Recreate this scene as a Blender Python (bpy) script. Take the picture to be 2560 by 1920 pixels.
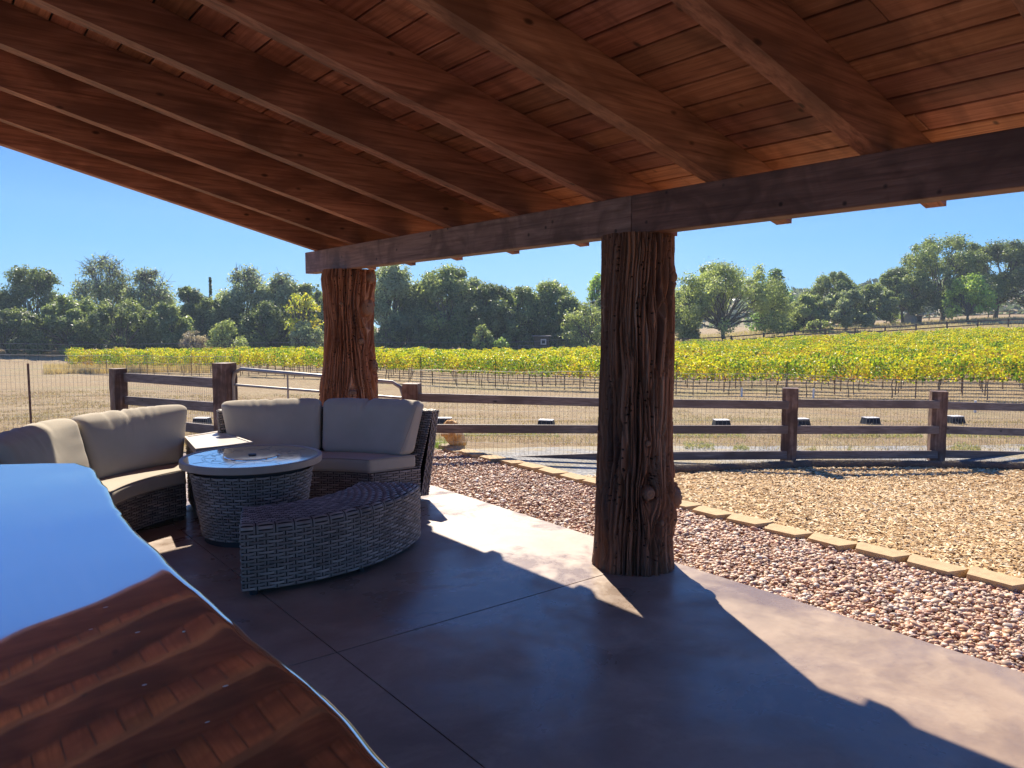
import bpy, math, random
import numpy as np
from mathutils import Vector
R = math.radians
sc = bpy.context.scene
for o in list(bpy.data.objects): bpy.data.objects.remove(o)

# ------------------------------------------------------------------ camera
F = 1890.0; H = 1.6
PITCH = math.atan(157 / F); YAW = R(38.25)
cam_d = bpy.data.cameras.new('camera'); cam = bpy.data.objects.new('camera', cam_d)
sc.collection.objects.link(cam); sc.camera = cam
cam.location = (0, 0, H); cam.rotation_euler = (math.pi / 2 - PITCH, 0, -YAW)
cam_d.sensor_width = 36; cam_d.lens = F / 2560 * 36; cam_d.clip_start = .05; cam_d.clip_end = 6000
# ------------------------------------------------------------------ sky, sun, exposure
SUN_AZ = R(28.5); SUN_EL = R(42.3)          # azimuth from +Y towards +X
w = bpy.data.worlds.new('World'); sc.world = w; w.use_nodes = True
nt = w.node_tree; bg = nt.nodes['Background']; sky = nt.nodes.new('ShaderNodeTexSky')
sky.sky_type = 'NISHITA'; sky.sun_disc = False; sky.sun_elevation = SUN_EL; sky.sun_rotation = SUN_AZ
sky.altitude = 400; sky.air_density = 1.0; sky.dust_density = .0; sky.ozone_density = 2.2
tc_ = nt.nodes.new('ShaderNodeTexCoord'); sx_ = nt.nodes.new('ShaderNodeSeparateXYZ'); nt.links.new(tc_.outputs['Generated'], sx_.inputs[0])
cr_ = nt.nodes.new('ShaderNodeValToRGB'); e_ = cr_.color_ramp.elements; nt.links.new(sx_.outputs['Z'], cr_.inputs[0])
for k_, (p_, c_) in enumerate([(0., (2.3, 5.0, 7.4)), (.10, (.95, 3.6, 7.6)), (.24, (.25, 2.0, 7.2)), (.5, (.22, 1.25, 5.2)), (1., (.2, .8, 3.4))]):
    if k_ > 1: e_.new(p_)
    e_[k_].position = p_; e_[k_].color = (*[v_ / 10 for v_ in c_], 1)
sc_ = nt.nodes.new('ShaderNodeVectorMath'); sc_.operation = 'SCALE'; sc_.inputs['Scale'].default_value = 10.; nt.links.new(cr_.outputs[0], sc_.inputs[0])
mx_ = nt.nodes.new('ShaderNodeMix'); mx_.data_type = 'RGBA'; mx_.inputs[0].default_value = .92
nt.links.new(sky.outputs[0], mx_.inputs[6]); nt.links.new(sc_.outputs[0], mx_.inputs[7])
nt.links.new(mx_.outputs[2], bg.inputs[0]); bg.inputs[1].default_value = .055
sl = bpy.data.lights.new('sun', 'SUN'); so = bpy.data.objects.new('sun', sl); sc.collection.objects.link(so)
sl.energy = 4.1; sl.angle = R(.53); sl.color = (1, .91, .77)
so.rotation_euler = (math.pi / 2 - SUN_EL, 0, math.pi - SUN_AZ)
sc.view_settings.view_transform = 'Standard'; sc.view_settings.look = 'None'
sc.view_settings.exposure = 1.32; sc.view_settings.gamma = 1
sc.render.engine = 'CYCLES'
sc.cycles.use_denoising = True
sc.cycles.max_bounces = 8; sc.cycles.diffuse_bounces = 5; sc.cycles.transparent_max_bounces = 8

# ------------------------------------------------------------------ geometry of the view (pixels of a 2212 px wide print)
S = 2560 / 2212
fv = np.array([math.sin(YAW) * math.cos(PITCH), math.cos(YAW) * math.cos(PITCH), -math.sin(PITCH)])
rv = np.array([math.cos(YAW), -math.sin(YAW), 0.]); uv_ = np.cross(rv, fv)
fh = np.array([math.sin(YAW), math.cos(YAW)]); rh = np.array([math.cos(YAW), -math.sin(YAW)])
C0 = np.array([0, 0, H])
def ray(x, y): return rv * (x * S - 1280) / F + uv_ * (960 - y * S) / F + fv
def g(x, y, z=0.):
    d = ray(x, y); return C0 + d * ((z - H) / d[2])
def at(x, y, D):
    d = ray(x, y); return C0 + d * (D / (d[0] * fh[0] + d[1] * fh[1]))
def plan(u, D): return u * rh + D * fh
def zpix(py, xy):
    D = float(np.dot(xy[:2], fh)); k = (960 - py * S) / F
    return H + D * (k * math.cos(PITCH) - math.sin(PITCH)) / (math.cos(PITCH) + k * math.sin(PITCH))
def onplane(px, py, a, b):
    """point of pixel px,py on the vertical plane through plan points a,b"""
    d = ray(px, py); n = np.array([-(b[1] - a[1]), b[0] - a[0]])
    t = np.dot(n, a[:2]) / np.dot(n, d[:2]); return C0 + d * t

# ------------------------------------------------------------------ terrain
SK = np.array([-.585, -.255, 0, .112, .229, .425, .677])
DK = np.array([8, 12, 16, 25, 40, 60, 85, 100, 130, 200, 400, 1500, 5000.])
ZK = np.array([
 [-.12]*7, [-.34]*7, [-.56]*7,
 [-1.2, -1.3, -1.45, -1.5, -1.5, -1.5, -1.6],
 [-1.9, -2.1, -2.3, -2.25, -2.25, -2.15, -1.95],
 [-2.8, -2.5, -2.6, -2.5, -2.35, -1.95, -1.5],
 [-3.2, -3.1, -3.3, -3.1, -2.4, -1.7, -.75],
 [-2.7, -2.7, -2.7, -2.2, -1.47, -.36, .8],
 [-2.5, -2.5, -2.5, -2.0, -.8, 1.0, 2.3],
 [-2.5, -2.5, -2.5, -2.0, -.5, 1.5, 3.5],
 [-2.5, -2.5, -2.5, -2.5, -1, 0, 3],
 [-2.5]*7, [-3]*7])
def zg(x, y):
    x = np.asarray(x, float); y = np.asarray(y, float)
    u = x * rh[0] + y * rh[1]; d = x * fh[0] + y * fh[1]; r = np.hypot(u, d)
    th = np.arctan2(u, d); thc = np.clip(th, math.atan(SK[0]), math.atan(SK[-1]))
    s = np.tan(thc); D = np.clip(r * np.cos(thc), DK[0], DK[-1])
    i = np.clip(np.searchsorted(SK, s) - 1, 0, 5); a = np.clip((s - SK[i]) / (SK[i + 1] - SK[i]), 0, 1); a = a * a * (3 - 2 * a)
    L = np.log(D); LK = np.log(DK); j = np.clip(np.searchsorted(LK, L) - 1, 0, len(DK) - 2)
    b = np.clip((L - LK[j]) / (LK[j + 1] - LK[j]), 0, 1)
    far = (ZK[j, i] * (1 - a) + ZK[j, i + 1] * a) * (1 - b) + (ZK[j + 1, i] * (1 - a) + ZK[j + 1, i + 1] * a) * b
    t = np.maximum(np.maximum(x - 5.3, y - 9.6), 0)
    near = -.045 - .06 * np.minimum(t, 9)
    wgt = np.clip((r - 9) / 5, 0, 1); wgt = wgt * wgt * (3 - 2 * wgt)
    return near * (1 - wgt) + far * wgt
def gpt(px, py):
    d = ray(px, py); t = 1.; st = .02
    for _ in range(4000):
        p = C0 + d * t
        if p[2] <= float(zg(p[0], p[1])): break
        t += st; st *= 1.01
    return p

# ------------------------------------------------------------------ noise
def _h(ix, iy, iz, seed):
    n = (ix * 374761393 + iy * 668265263 + iz * 2147483647 + seed * 1274126177) & 0xffffffff
    n = ((n ^ (n >> 13)) * 1274126177) & 0xffffffff
    n = (n ^ (n >> 16)) & 0xffffffff
    return n.astype(np.float64) / 4294967295.
def noise(x, y, z, seed=0):
    x, y, z = np.broadcast_arrays(np.asarray(x, float), np.asarray(y, float), np.asarray(z, float))
    ix = np.floor(x).astype(np.int64); iy = np.floor(y).astype(np.int64); iz = np.floor(z).astype(np.int64)
    fx = x - ix; fy = y - iy; fz = z - iz
    fx = fx * fx * (3 - 2 * fx); fy = fy * fy * (3 - 2 * fy); fz = fz * fz * (3 - 2 * fz)
    r = 0
    for a in (0, 1):
        for b in (0, 1):
            for c in (0, 1):
                r = r + _h(ix + a, iy + b, iz + c, seed) * (fx if a else 1 - fx) * (fy if b else 1 - fy) * (fz if c else 1 - fz)
    return r
def fbm(x, y, z, o=4, seed=0):
    s = 0; a = .5; k = 1.
    for i in range(o):
        s = s + a * noise(x * k, y * k, z * k, seed + i); a *= .5; k *= 2.03
    return s / (1 - .5 ** o)

# ------------------------------------------------------------------ materials
def rgb(c): return (c[0], c[1], c[2], 1)
class M:
    def __init__(s, name, rough=.6, base=(.5, .5, .5), spec=.5, metal=0):
        s.m = bpy.data.materials.new(name); s.m.use_nodes = True; s.t = s.m.node_tree
        s.b = s.t.nodes['Principled BSDF']; s.b.inputs['Roughness'].default_value = rough
        s.b.inputs['Base Color'].default_value = rgb(base); s.b.inputs['Specular IOR Level'].default_value = spec
        s.b.inputs['Metallic'].default_value = metal; s.out = s.t.nodes['Material Output']
    def n(s, ty, **k):
        x = s.t.nodes.new('ShaderNode' + ty)
        for a, v in k.items():
            if a.startswith('_'): setattr(x, a[1:], v)
            else: x.inputs[a.replace('0', ' ')].default_value = v
        return x
    def l(s, a, b): s.t.links.new(a, b)
    def coord(s, scale=(1, 1, 1), rnd=True):
        c = s.n('TexCoord'); mp = s.n('Mapping'); mp.inputs['Scale'].default_value = scale
        if rnd:
            oi = s.n('ObjectInfo'); ml = s.n('Math', _operation='MULTIPLY'); ml.inputs[1].default_value = 37.
            s.l(oi.outputs['Random'], ml.inputs[0]); cb = s.n('CombineXYZ')
            for i in range(3): s.l(ml.outputs[0], cb.inputs[i])
            s.l(cb.outputs[0], mp.inputs['Location'])
        s.l(c.outputs['Object'], mp.inputs['Vector']); return mp.outputs[0]
    def noise(s, vec, scale=5, detail=4, rough=.55, dist=0):
        x = s.n('TexNoise'); x.inputs['Scale'].default_value = scale; x.inputs['Detail'].default_value = detail
        x.inputs['Roughness'].default_value = rough; x.inputs['Distortion'].default_value = dist
        if vec is not None: s.l(vec, x.inputs['Vector'])
        return x.outputs[0]
    def ramp(s, fac, stops):
        x = s.n('ValToRGB'); e = x.color_ramp.elements
        while len(e) < len(stops): e.new(.5)
        for i, (p, c) in enumerate(stops): e[i].position = p; e[i].color = rgb(c if hasattr(c, '__len__') else (c, c, c))
        s.l(fac, x.inputs[0]); return x.outputs[0]
    def mix(s, fac, a, b, mode='MIX'):
        x = s.n('Mix', _data_type='RGBA', _blend_type=mode)
        for sock, v in ((x.inputs[0], fac), (x.inputs[6], a), (x.inputs[7], b)):
            if hasattr(v, 'links'): s.l(v, sock)
            elif hasattr(v, '__len__'): sock.default_value = rgb(v)
            else: sock.default_value = v
        return x.outputs[2]
    def attr(s, name): x = s.n('Attribute'); x.attribute_name = name; return x
    def color(s, c): s.l(c, s.b.inputs['Base Color']); return s
    def bump(s, h, st=.3, d=.02):
        x = s.n('Bump'); x.inputs['Strength'].default_value = st; x.inputs['Distance'].default_value = d
        s.l(h, x.inputs['Height']); s.l(x.outputs[0], s.b.inputs['Normal']); return s
def wood(name, dark, mid, light, grain=(1.2, 26, 26), rough=.62, axis_knots=True, spec=.3):
    m = M(name, rough, spec=spec); v = m.coord(grain); v2 = m.coord((.9, 2.6, 2.6)); v3 = m.coord((1, 1, 1))
    n1 = m.noise(v, 1.6, 5, .6, .5); n2 = m.noise(v2, 1.3, 3, .5, 1.2)
    c = m.ramp(n1, [(.25, dark), (.48, mid), (.72, light)])
    c = m.mix(m.ramp(n2, [(.42, .0), (.62, .75)]), c, dark)
    vo = m.n('TexVoronoi'); vo.inputs['Scale'].default_value = 3.0; vo.inputs['Randomness'].default_value = 1
    vm = m.coord((1, 2.2, 2.2)); m.l(vm, vo.inputs['Vector'])
    k = m.ramp(vo.outputs['Distance'], [(.0, 1.), (.055, .85), (.11, 0.)])
    if axis_knots: c = m.mix(k, c, tuple(x * .35 for x in dark))
    at_ = m.attr('tint'); c = m.mix(1., c, at_.outputs['Color'], 'MULTIPLY')
    m.color(c); m.bump(n1, .25, .01)
    return m.m
WHITE3 = (1, 1, 1)
m_rafter = wood('rafter_wood', (.12, .045, .024), (.30, .12, .066), (.45, .205, .118))
m_deck = wood('deck_wood', (.18, .062, .032), (.39, .148, .078), (.54, .24, .14), grain=(26, 1.2, 26))
m_beam = wood('beam_wood', (.12, .065, .045), (.27, .16, .12), (.38, .25, .19), grain=(26, 1.2, 26))
m_fence = wood('fence_wood', (.09, .06, .048), (.20, .145, .12), (.31, .24, .20), grain=(14, 14, 2), axis_knots=False)
m_tie = wood('post_wood', (.055, .028, .02), (.17, .095, .066), (.34, .23, .17), grain=(16, 16, 1.4), axis_knots=False)
m_rail = wood('rail_wood', (.10, .07, .058), (.19, .14, .118), (.28, .22, .19), grain=(3, 3, 40), axis_knots=True)

def simple(name, col, rough=.6, nscale=0, var=.25, spec=.4, metal=0, bump=0, bs=60, bd=.01):
    m = M(name, rough, col, spec, metal)
    if nscale:
        v = m.coord(); n1 = m.noise(v, nscale, 5)
        lo = tuple(x * (1 - var) for x in col); hi = tuple(min(1, x * (1 + var)) for x in col)
        m.color(m.ramp(n1, [(.3, lo), (.7, hi)]))
    if bump:
        m.bump(m.noise(m.coord(), bs, 4), bump, bd)
    return m.m
def leafmat(name, trans=.35, rough=.55, spec=.3):
    m = M(name, rough, spec=spec); a = m.attr('col'); m.color(a.outputs['Color'])
    tr = m.n('BsdfTranslucent'); mx = m.n('MixShader'); mx.inputs[0].default_value = trans
    hs = m.mix(1., a.outputs['Color'], (1.25, 1.25, .7), 'MULTIPLY'); m.l(hs, tr.inputs['Color'])
    m.l(m.b.outputs[0], mx.inputs[1]); m.l(tr.outputs[0], mx.inputs[2]); m.l(mx.outputs[0], m.out.inputs[0]); return m.m
m_leaf = leafmat('oak_leaves', .5, .42, .5); m_vine = leafmat('vine_leaves', .5, .4); m_grass = leafmat('dry_grass_blades', .3)
m_barkt = simple('tree_bark', (.13, .11, .09), .9, 6, .4)
m_vinewood = simple('vine_bark', (.11, .075, .055), .9, 20, .3)
m_metal = simple('galvanised_metal', (.30, .285, .27), .45, 8, .15, metal=.6)
m_wire = simple('fence_wire', (.36, .34, .31), .5, metal=.5)
m_rust = simple('rusty_steel', (.16, .085, .06), .8, 15, .4)
m_black = simple('black_plastic', (.025, .027, .03), .5)
m_lid = simple('pale_lid', (.62, .60, .56), .6, 12, .1)
m_paver = simple('concrete_paver', (.50, .35, .19), .9, 18, .14, bump=.5, bs=90, bd=.006)
m_rock = None
def attr_mat(name, rough=.7, spec=.35, bump=0, bs=40, bd=.01):
    m = M(name, rough, spec=spec); m.color(m.attr('col').outputs['Color'])
    if bump: m.bump(m.noise(m.coord(rnd=False), bs, 4), bump, bd)
    return m.m
m_pebble = attr_mat('pebbles', .55, .4); m_chip = attr_mat('wood_chips', .75, .2)
m_bark = attr_mat('cedar_trunk', .8, .25, .35, 55, .008)

# ------------------------------------------------------------------ mesh helpers
def mk(name, V, Fc, mat, parent=None, smooth=False, col=None, tint=None, mi=None, loc=None, colname='col'):
    V = np.asarray(V, np.float32).reshape(-1, 3)
    me = bpy.data.meshes.new(name)
    if isinstance(Fc, np.ndarray):
        Fc = [Fc]
    elif len(Fc) and not isinstance(Fc[0], np.ndarray):
        Fc = [np.array([f], np.int32) for f in Fc]
    if loc is not None: V = V - np.asarray(loc, np.float32)
    me.vertices.add(len(V)); me.vertices.foreach_set('co', V.ravel())
    lo = np.concatenate([f.ravel() for f in Fc]).astype(np.int32)
    tot = np.concatenate([np.full(len(f), f.shape[1]) for f in Fc]).astype(np.int32)
    me.loops.add(len(lo)); me.loops.foreach_set('vertex_index', lo)
    me.polygons.add(len(tot)); me.polygons.foreach_set('loop_start', (np.cumsum(tot) - tot).astype(np.int32))
    me.polygons.foreach_set('loop_total', tot)
    me.polygons.foreach_set('use_smooth', np.full(len(tot), bool(smooth)))
    if mi is not None: me.polygons.foreach_set('material_index', np.asarray(mi, np.int32))
    me.update(calc_edges=True)
    if col is not None:
        c = np.ones((len(V), 4), np.float32); c[:, :3] = col
        a = me.attributes.new(colname, 'FLOAT_COLOR', 'POINT'); a.data.foreach_set('color', c.ravel())
    for m_ in (mat if isinstance(mat, (list, tuple)) else [mat]): me.materials.append(m_)
    if any(m_.name in ('rafter_wood', 'deck_wood', 'beam_wood', 'fence_wood', 'post_wood', 'rail_wood') for m_ in me.materials):
        c = np.ones((len(V), 4), np.float32); c[:, :3] = 1 if tint is None else tint
        a = me.attributes.new('tint', 'FLOAT_COLOR', 'POINT'); a.data.foreach_set('color', c.ravel())
    o = bpy.data.objects.new(name, me); sc.collection.objects.link(o)
    if loc is not None: o.location = tuple(float(v) for v in loc)
    if parent is not None:
        o.parent = parent; o.location = tuple(o.location[i] - parent.location[i] for i in range(3)) if loc is not None else tuple(-parent.location[i] for i in range(3))
    return o
def tag(o, label=None, cat=None, group=None, kind=None):
    if label: o['label'] = label
    if cat: o['category'] = cat
    if group: o['group'] = group
    if kind: o['kind'] = kind
    return o
def thing(name, loc, label, cat, group=None):
    o = bpy.data.objects.new(name, None); sc.collection.objects.link(o); o.location = tuple(float(v) for v in loc)
    o.empty_display_size = .1
    return tag(o, label, cat, group)
class B:
    """collects pieces into one mesh"""
    def __init__(s): s.V = []; s.F = {}; s.n = 0; s.C = []; s.MI = {}
    def add(s, V, Fc, col=None, mi=0):
        V = np.asarray(V, float).reshape(-1, 3); Fc = np.asarray(Fc, np.int64)
        s.V.append(V); k = Fc.shape[1]; s.F.setdefault(k, []).append(Fc + s.n); s.MI.setdefault(k, []).append(np.full(len(Fc), mi)); s.n += len(V)
        s.C.append(np.ones((len(V), 3)) * (1 if col is None else np.asarray(col)))
    def box(s, c, sz, rot=0, col=None, ax=None, mi=0):
        """ax: 3x3 rows = local axes"""
        p = np.array([[x, y, z] for x in (-.5, .5) for y in (-.5, .5) for z in (-.5, .5)]) * np.asarray(sz, float)
        if ax is None:
            cr, sr = math.cos(rot), math.sin(rot); ax = np.array([[cr, sr, 0], [-sr, cr, 0], [0, 0, 1]])
        s.add(p @ np.asarray(ax, float) + np.asarray(c, float), [[0, 1, 3, 2], [4, 6, 7, 5], [0, 4, 5, 1], [2, 3, 7, 6], [0, 2, 6, 4], [1, 5, 7, 3]], col, mi)
    def bar(s, a, b, w, h, col=None, up=(0, 0, 1), mi=0):
        a = np.asarray(a, float); b = np.asarray(b, float); d = b - a; L = np.linalg.norm(d); d = d / L
        si = np.cross(up, d); si /= np.linalg.norm(si); u = np.cross(d, si)
        s.box((a + b) / 2, (L, w, h), ax=np.array([d, si, u]), col=col, mi=mi)
    def tube(s, pts, rad, n=8, col=None, cap=True, mi=0):
        P = np.asarray(pts, float); m = len(P); rad = np.broadcast_to(np.asarray(rad, float), (m,))
        T = np.gradient(P, axis=0); T /= np.linalg.norm(T, axis=1)[:, None] + 1e-12
        ref = np.array([0, 0, 1.]) if abs(T[0][2]) < .9 else np.array([1., 0, 0])
        A = np.cross(T, ref); A /= np.linalg.norm(A, axis=1)[:, None] + 1e-12; Bv = np.cross(T, A)
        th = np.arange(n) * 2 * math.pi / n
        V = P[:, None] + rad[:, None, None] * (A[:, None] * np.cos(th)[None, :, None] + Bv[:, None] * np.sin(th)[None, :, None])
        i, j = np.meshgrid(np.arange(m - 1), np.arange(n), indexing='ij'); j2 = (j + 1) % n
        q = np.stack([i * n + j, i * n + j2, (i + 1) * n + j2, (i + 1) * n + j], -1).reshape(-1, 4)
        s.add(V.reshape(-1, 3), q, col, mi)
        if cap and n > 4:
            s.add(V[0], [list(range(n))[::-1]], col, mi); s.add(V[-1], [list(range(n))], col, mi)
    def grid(s, V, col=None, mi=0, flip=False):
        a, b = V.shape[:2]; i, j = np.meshgrid(np.arange(a - 1), np.arange(b - 1), indexing='ij')
        q = np.stack([i * b + j, (i + 1) * b + j, (i + 1) * b + j + 1, i * b + j + 1], -1).reshape(-1, 4)
        if flip: q = q[:, ::-1]
        s.add(V.reshape(-1, 3), q, None if col is None else np.asarray(col).reshape(-1, 3) if np.ndim(col) > 1 else col, mi)
    def build(s, name, mat, parent=None, smooth=False, col=False, tint=False, loc=None):
        V = np.concatenate(s.V); C = np.concatenate(s.C); ks = list(s.F)
        Fc = [np.concatenate(s.F[k]) for k in ks]; mi = np.concatenate([np.concatenate(s.MI[k]) for k in ks])
        return mk(name, V, Fc, mat, parent, smooth, C if col else None, C if tint else None, mi if mi.max() > 0 else None, loc)
def bevel(o, wd=.006, seg=2):
    md = o.modifiers.new('bevel', 'BEVEL'); md.width = wd; md.segments = seg; md.limit_method = 'ANGLE'; return o
def structure(o): o['kind'] = 'structure'; return o

# ================================================================== GROUND
def build_ground():
    th = np.concatenate([np.linspace(-180, -50, 27)[:-1], np.linspace(-50, 50, 260), np.linspace(50, 180, 27)[1:]]) * math.pi / 180
    r = np.concatenate([[0.01, 2, 4], np.geomspace(5, 140, 260), np.geomspace(145, 470, 36)])
    TH, RR = np.meshgrid(th, r)
    x = RR * (np.sin(TH) * rh[0] + np.cos(TH) * fh[0]); y = RR * (np.sin(TH) * rh[1] + np.cos(TH) * fh[1])
    z = zg(x, y); far = np.clip((RR - 12) / 10, 0, 1)
    z = z + (fbm(x * .35, y * .35, 0, 3, 5) - .5) * .12 * far
    z = np.where((x < 4.2) & (y < 9.8), -.13, z)
    b = B(); b.grid(np.stack([x, y, z], -1), flip=True)
    m = M('field_soil', .95, spec=.1); v = m.coord((1, 1, 1), False)
    n1 = m.noise(v, .35, 6, .6); n2 = m.noise(v, 3.5, 5, .65); n3 = m.noise(v, 40, 3, .7)
    c = m.ramp(n1, [(.3, (.28, .17, .09)), (.5, (.32, .228, .12)), (.7, (.38, .29, .165))])
    c = m.mix(m.ramp(n2, [(.38, 0.), (.62, .75)]), c, (.20, .13, .07))
    st = m.noise(m.coord((.6, .6, 1), False), 2.2, 6, .75, 1.5); c = m.mix(m.ramp(st, [(.5, 0.), (.66, .7)]), c, (.42, .34, .20)); c = m.mix(m.ramp(n3, [(.4, 0.), (.7, .6)]), c, (.43, .35, .24))
    gr = m.noise(v, .12, 3); c = m.mix(m.ramp(gr, [(.55, 0.), (.72, .35)]), c, (.20, .21, .09))
    m.color(c); m.bump(n3, .8, .05)
    structure(b.build('field_ground', m.m, smooth=True))
build_ground()

def sheet(name, xs, ylo, yhi, off, mat, ny=60, jag=0):
    V = []
    for i, x in enumerate(xs):
        a = ylo(x); c = yhi(x); yy = np.linspace(a, c, ny)
        V.append(np.stack([np.full(ny, x), yy, zg(np.full(ny, x), yy) + off], -1))
    b = B(); b.grid(np.array(V)); return structure(b.build(name, mat, smooth=True))
# pebble bed base
PX0, PX1 = 3.905, 5.12
m = M('gravel_soil', .9); v = m.coord(rnd=False); m.color(m.ramp(m.noise(v, 60, 3), [(.3, (.20, .13, .10)), (.7, (.36, .26, .20))]))
b = B(); xs = np.linspace(3.9, 5.25, 10); ys = np.linspace(-4, 9.7, 60)
X, Y = np.meshgrid(xs, ys, indexing='ij'); b.grid(np.stack([X, Y, -.035 + 0 * X], -1)); structure(b.build('gravel_bed', m.m))
# patio slab: stained panels with saw cut joints
def build_patio():
    m = M('stained_concrete', .42, spec=.5); v = m.coord((1, 1, 1), False)
    n1 = m.noise(v, 1.5, 6, .62, .4); n2 = m.noise(v, 2.6, 7, .68, .5); n4 = m.noise(v, 1.0, 6, .7, .3); n3 = m.noise(v, 30, 3)
    c = m.ramp(n1, [(.3, (.23, .155, .11)), (.5, (.33, .23, .162)), (.7, (.43, .315, .225))])
    c = m.mix(m.ramp(n4, [(.36, .5), (.56, 0.)]), c, (.16, .12, .095)); c = m.mix(m.ramp(n2, [(.52, 0.), (.68, .32)]), c, (.54, .41, .29))
    c = m.mix(m.ramp(n3, [(.55, 0.), (.8, .18)]), c, (.09, .06, .05))
    m.color(c); m.l(m.ramp(n4, [(.42, .26), (.58, .55)]), m.b.inputs['Roughness']); m.bump(n3, .12, .004)
    b = B(); gx = [-5.6, -2.0, 1.53, 3.9]; gy = [-6.6, -3.3, .02, 3.31, 6.6, 9.6]
    for i in range(3):
        for j in range(5):
            x0, x1, y0, y1 = gx[i], gx[i + 1], gy[j], gy[j + 1]
            e = .0045; b.box(((x0 + x1) / 2, (y0 + y1) / 2, -.06), (x1 - x0 - 2 * e if i < 2 else x1 - x0 - e, y1 - y0 - 2 * e, .12))
    b.box((-.85, 1.5, -.075), (9.49, 16.19, .11))
    o = b.build('patio', m.m); structure(o)
build_patio()

def ico(sub):
    t = (1 + 5 ** .5) / 2
    V = np.array([(-1, t, 0), (1, t, 0), (-1, -t, 0), (1, -t, 0), (0, -1, t), (0, 1, t), (0, -1, -t), (0, 1, -t), (t, 0, -1), (t, 0, 1), (-t, 0, -1), (-t, 0, 1)], float)
    Fc = [(0, 11, 5), (0, 5, 1), (0, 1, 7), (0, 7, 10), (0, 10, 11), (1, 5, 9), (5, 11, 4), (11, 10, 2), (10, 7, 6), (7, 1, 8), (3, 9, 4), (3, 4, 2), (3, 2, 6), (3, 6, 8), (3, 8, 9), (4, 9, 5), (2, 4, 11), (6, 2, 10), (8, 6, 7), (9, 8, 1)]
    V = list(V / np.linalg.norm(V[0])); Fc = list(Fc)
    for _ in range(sub):
        c = {}; nf = []
        def mid(a, b_):
            k = (min(a, b_), max(a, b_))
            if k not in c: q = V[a] + V[b_]; V.append(q / np.linalg.norm(q)); c[k] = len(V) - 1
            return c[k]
        for a, b_, d in Fc:
            x, y, z = mid(a, b_), mid(b_, d), mid(d, a); nf += [(a, x, z), (b_, y, x), (d, z, y), (x, y, z)]
        Fc = nf
    return np.array(V), np.array(Fc, np.int64)
def rotm(rng, n, tilt=math.pi):
    a = rng.uniform(0, 2 * math.pi, n); t = rng.uniform(-tilt, tilt, n); p = rng.uniform(0, 2 * math.pi, n)
    ca, sa, ct, st, cp, sp = np.cos(a), np.sin(a), np.cos(t), np.sin(t), np.cos(p), np.sin(p)
    z0 = np.zeros(n); o1 = np.ones(n)
    Rz = lambda c, s: np.stack([c, -s, z0, s, c, z0, z0, z0, o1], -1).reshape(n, 3, 3)
    Rx = np.stack([o1, z0, z0, z0, ct, -st, z0, st, ct], -1).reshape(n, 3, 3)
    return Rz(ca, sa) @ Rx @ Rz(cp, sp)
def scatter(V0, F0, pos, scl, rng, tilt=math.pi, Rm=None):
    n = len(pos); Rm = rotm(rng, n, tilt) if Rm is None else Rm
    V = np.einsum('nij,nkj->nki', Rm, V0[None] * scl[:, None, :]) + pos[:, None]
    Fc = F0[None] + (np.arange(n) * len(V0))[:, None, None]
    return V.reshape(-1, 3), Fc.reshape(-1, F0.shape[1])
def pebbles():
    rng = np.random.default_rng(3)
    pal = np.array([(.50, .27, .17), (.60, .37, .23), (.66, .48, .34), (.32, .18, .13), (.40, .27, .20), (.66, .53, .43), (.56, .32, .16), (.24, .16, .13), (.74, .63, .54)])
    pw = np.array([.2, .2, .17, .1, .1, .09, .06, .04, .04])
    allV = []; allF = []; allC = []; n0 = 0
    for sub, ylo, yhi, cnt in ((1, -1.4, 4.2, 23500), (0, 4.2, 9.4, 17000)):
        V0, F0 = ico(sub); V0 = V0 * (1 + .16 * (rng.random((len(V0), 1)) - .5) * 2)
        x = rng.uniform(PX0 - .0, PX1 + .02, cnt); y = rng.uniform(ylo, yhi, cnt)
        s = rng.lognormal(math.log(.0100), .40, cnt).clip(.006, .026)
        sc_ = np.stack([s * rng.uniform(.9, 1.5, cnt), s * rng.uniform(.75, 1.1, cnt), s * rng.uniform(.45, .8, cnt)], -1)
        z = -.035 + .004 + rng.random(cnt) * .022
        V, Fc = scatter(V0, F0, np.stack([x, y, z], -1), sc_, rng, .6)
        c = pal[rng.choice(len(pal), cnt, p=pw)] * rng.uniform(.75, 1.2, (cnt, 1))
        allV.append(V); allF.append(Fc + n0); n0 += len(V); allC.append(np.repeat(c, len(V0), 0))
    o = mk('gravel', np.concatenate(allV), np.concatenate(allF), m_pebble, smooth=True, col=np.concatenate(allC).clip(0, 1))
    tag(o, 'reddish pink pebble gravel strip between the slab and the tan edging blocks', 'gravel', kind='stuff')
pebbles()

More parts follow.
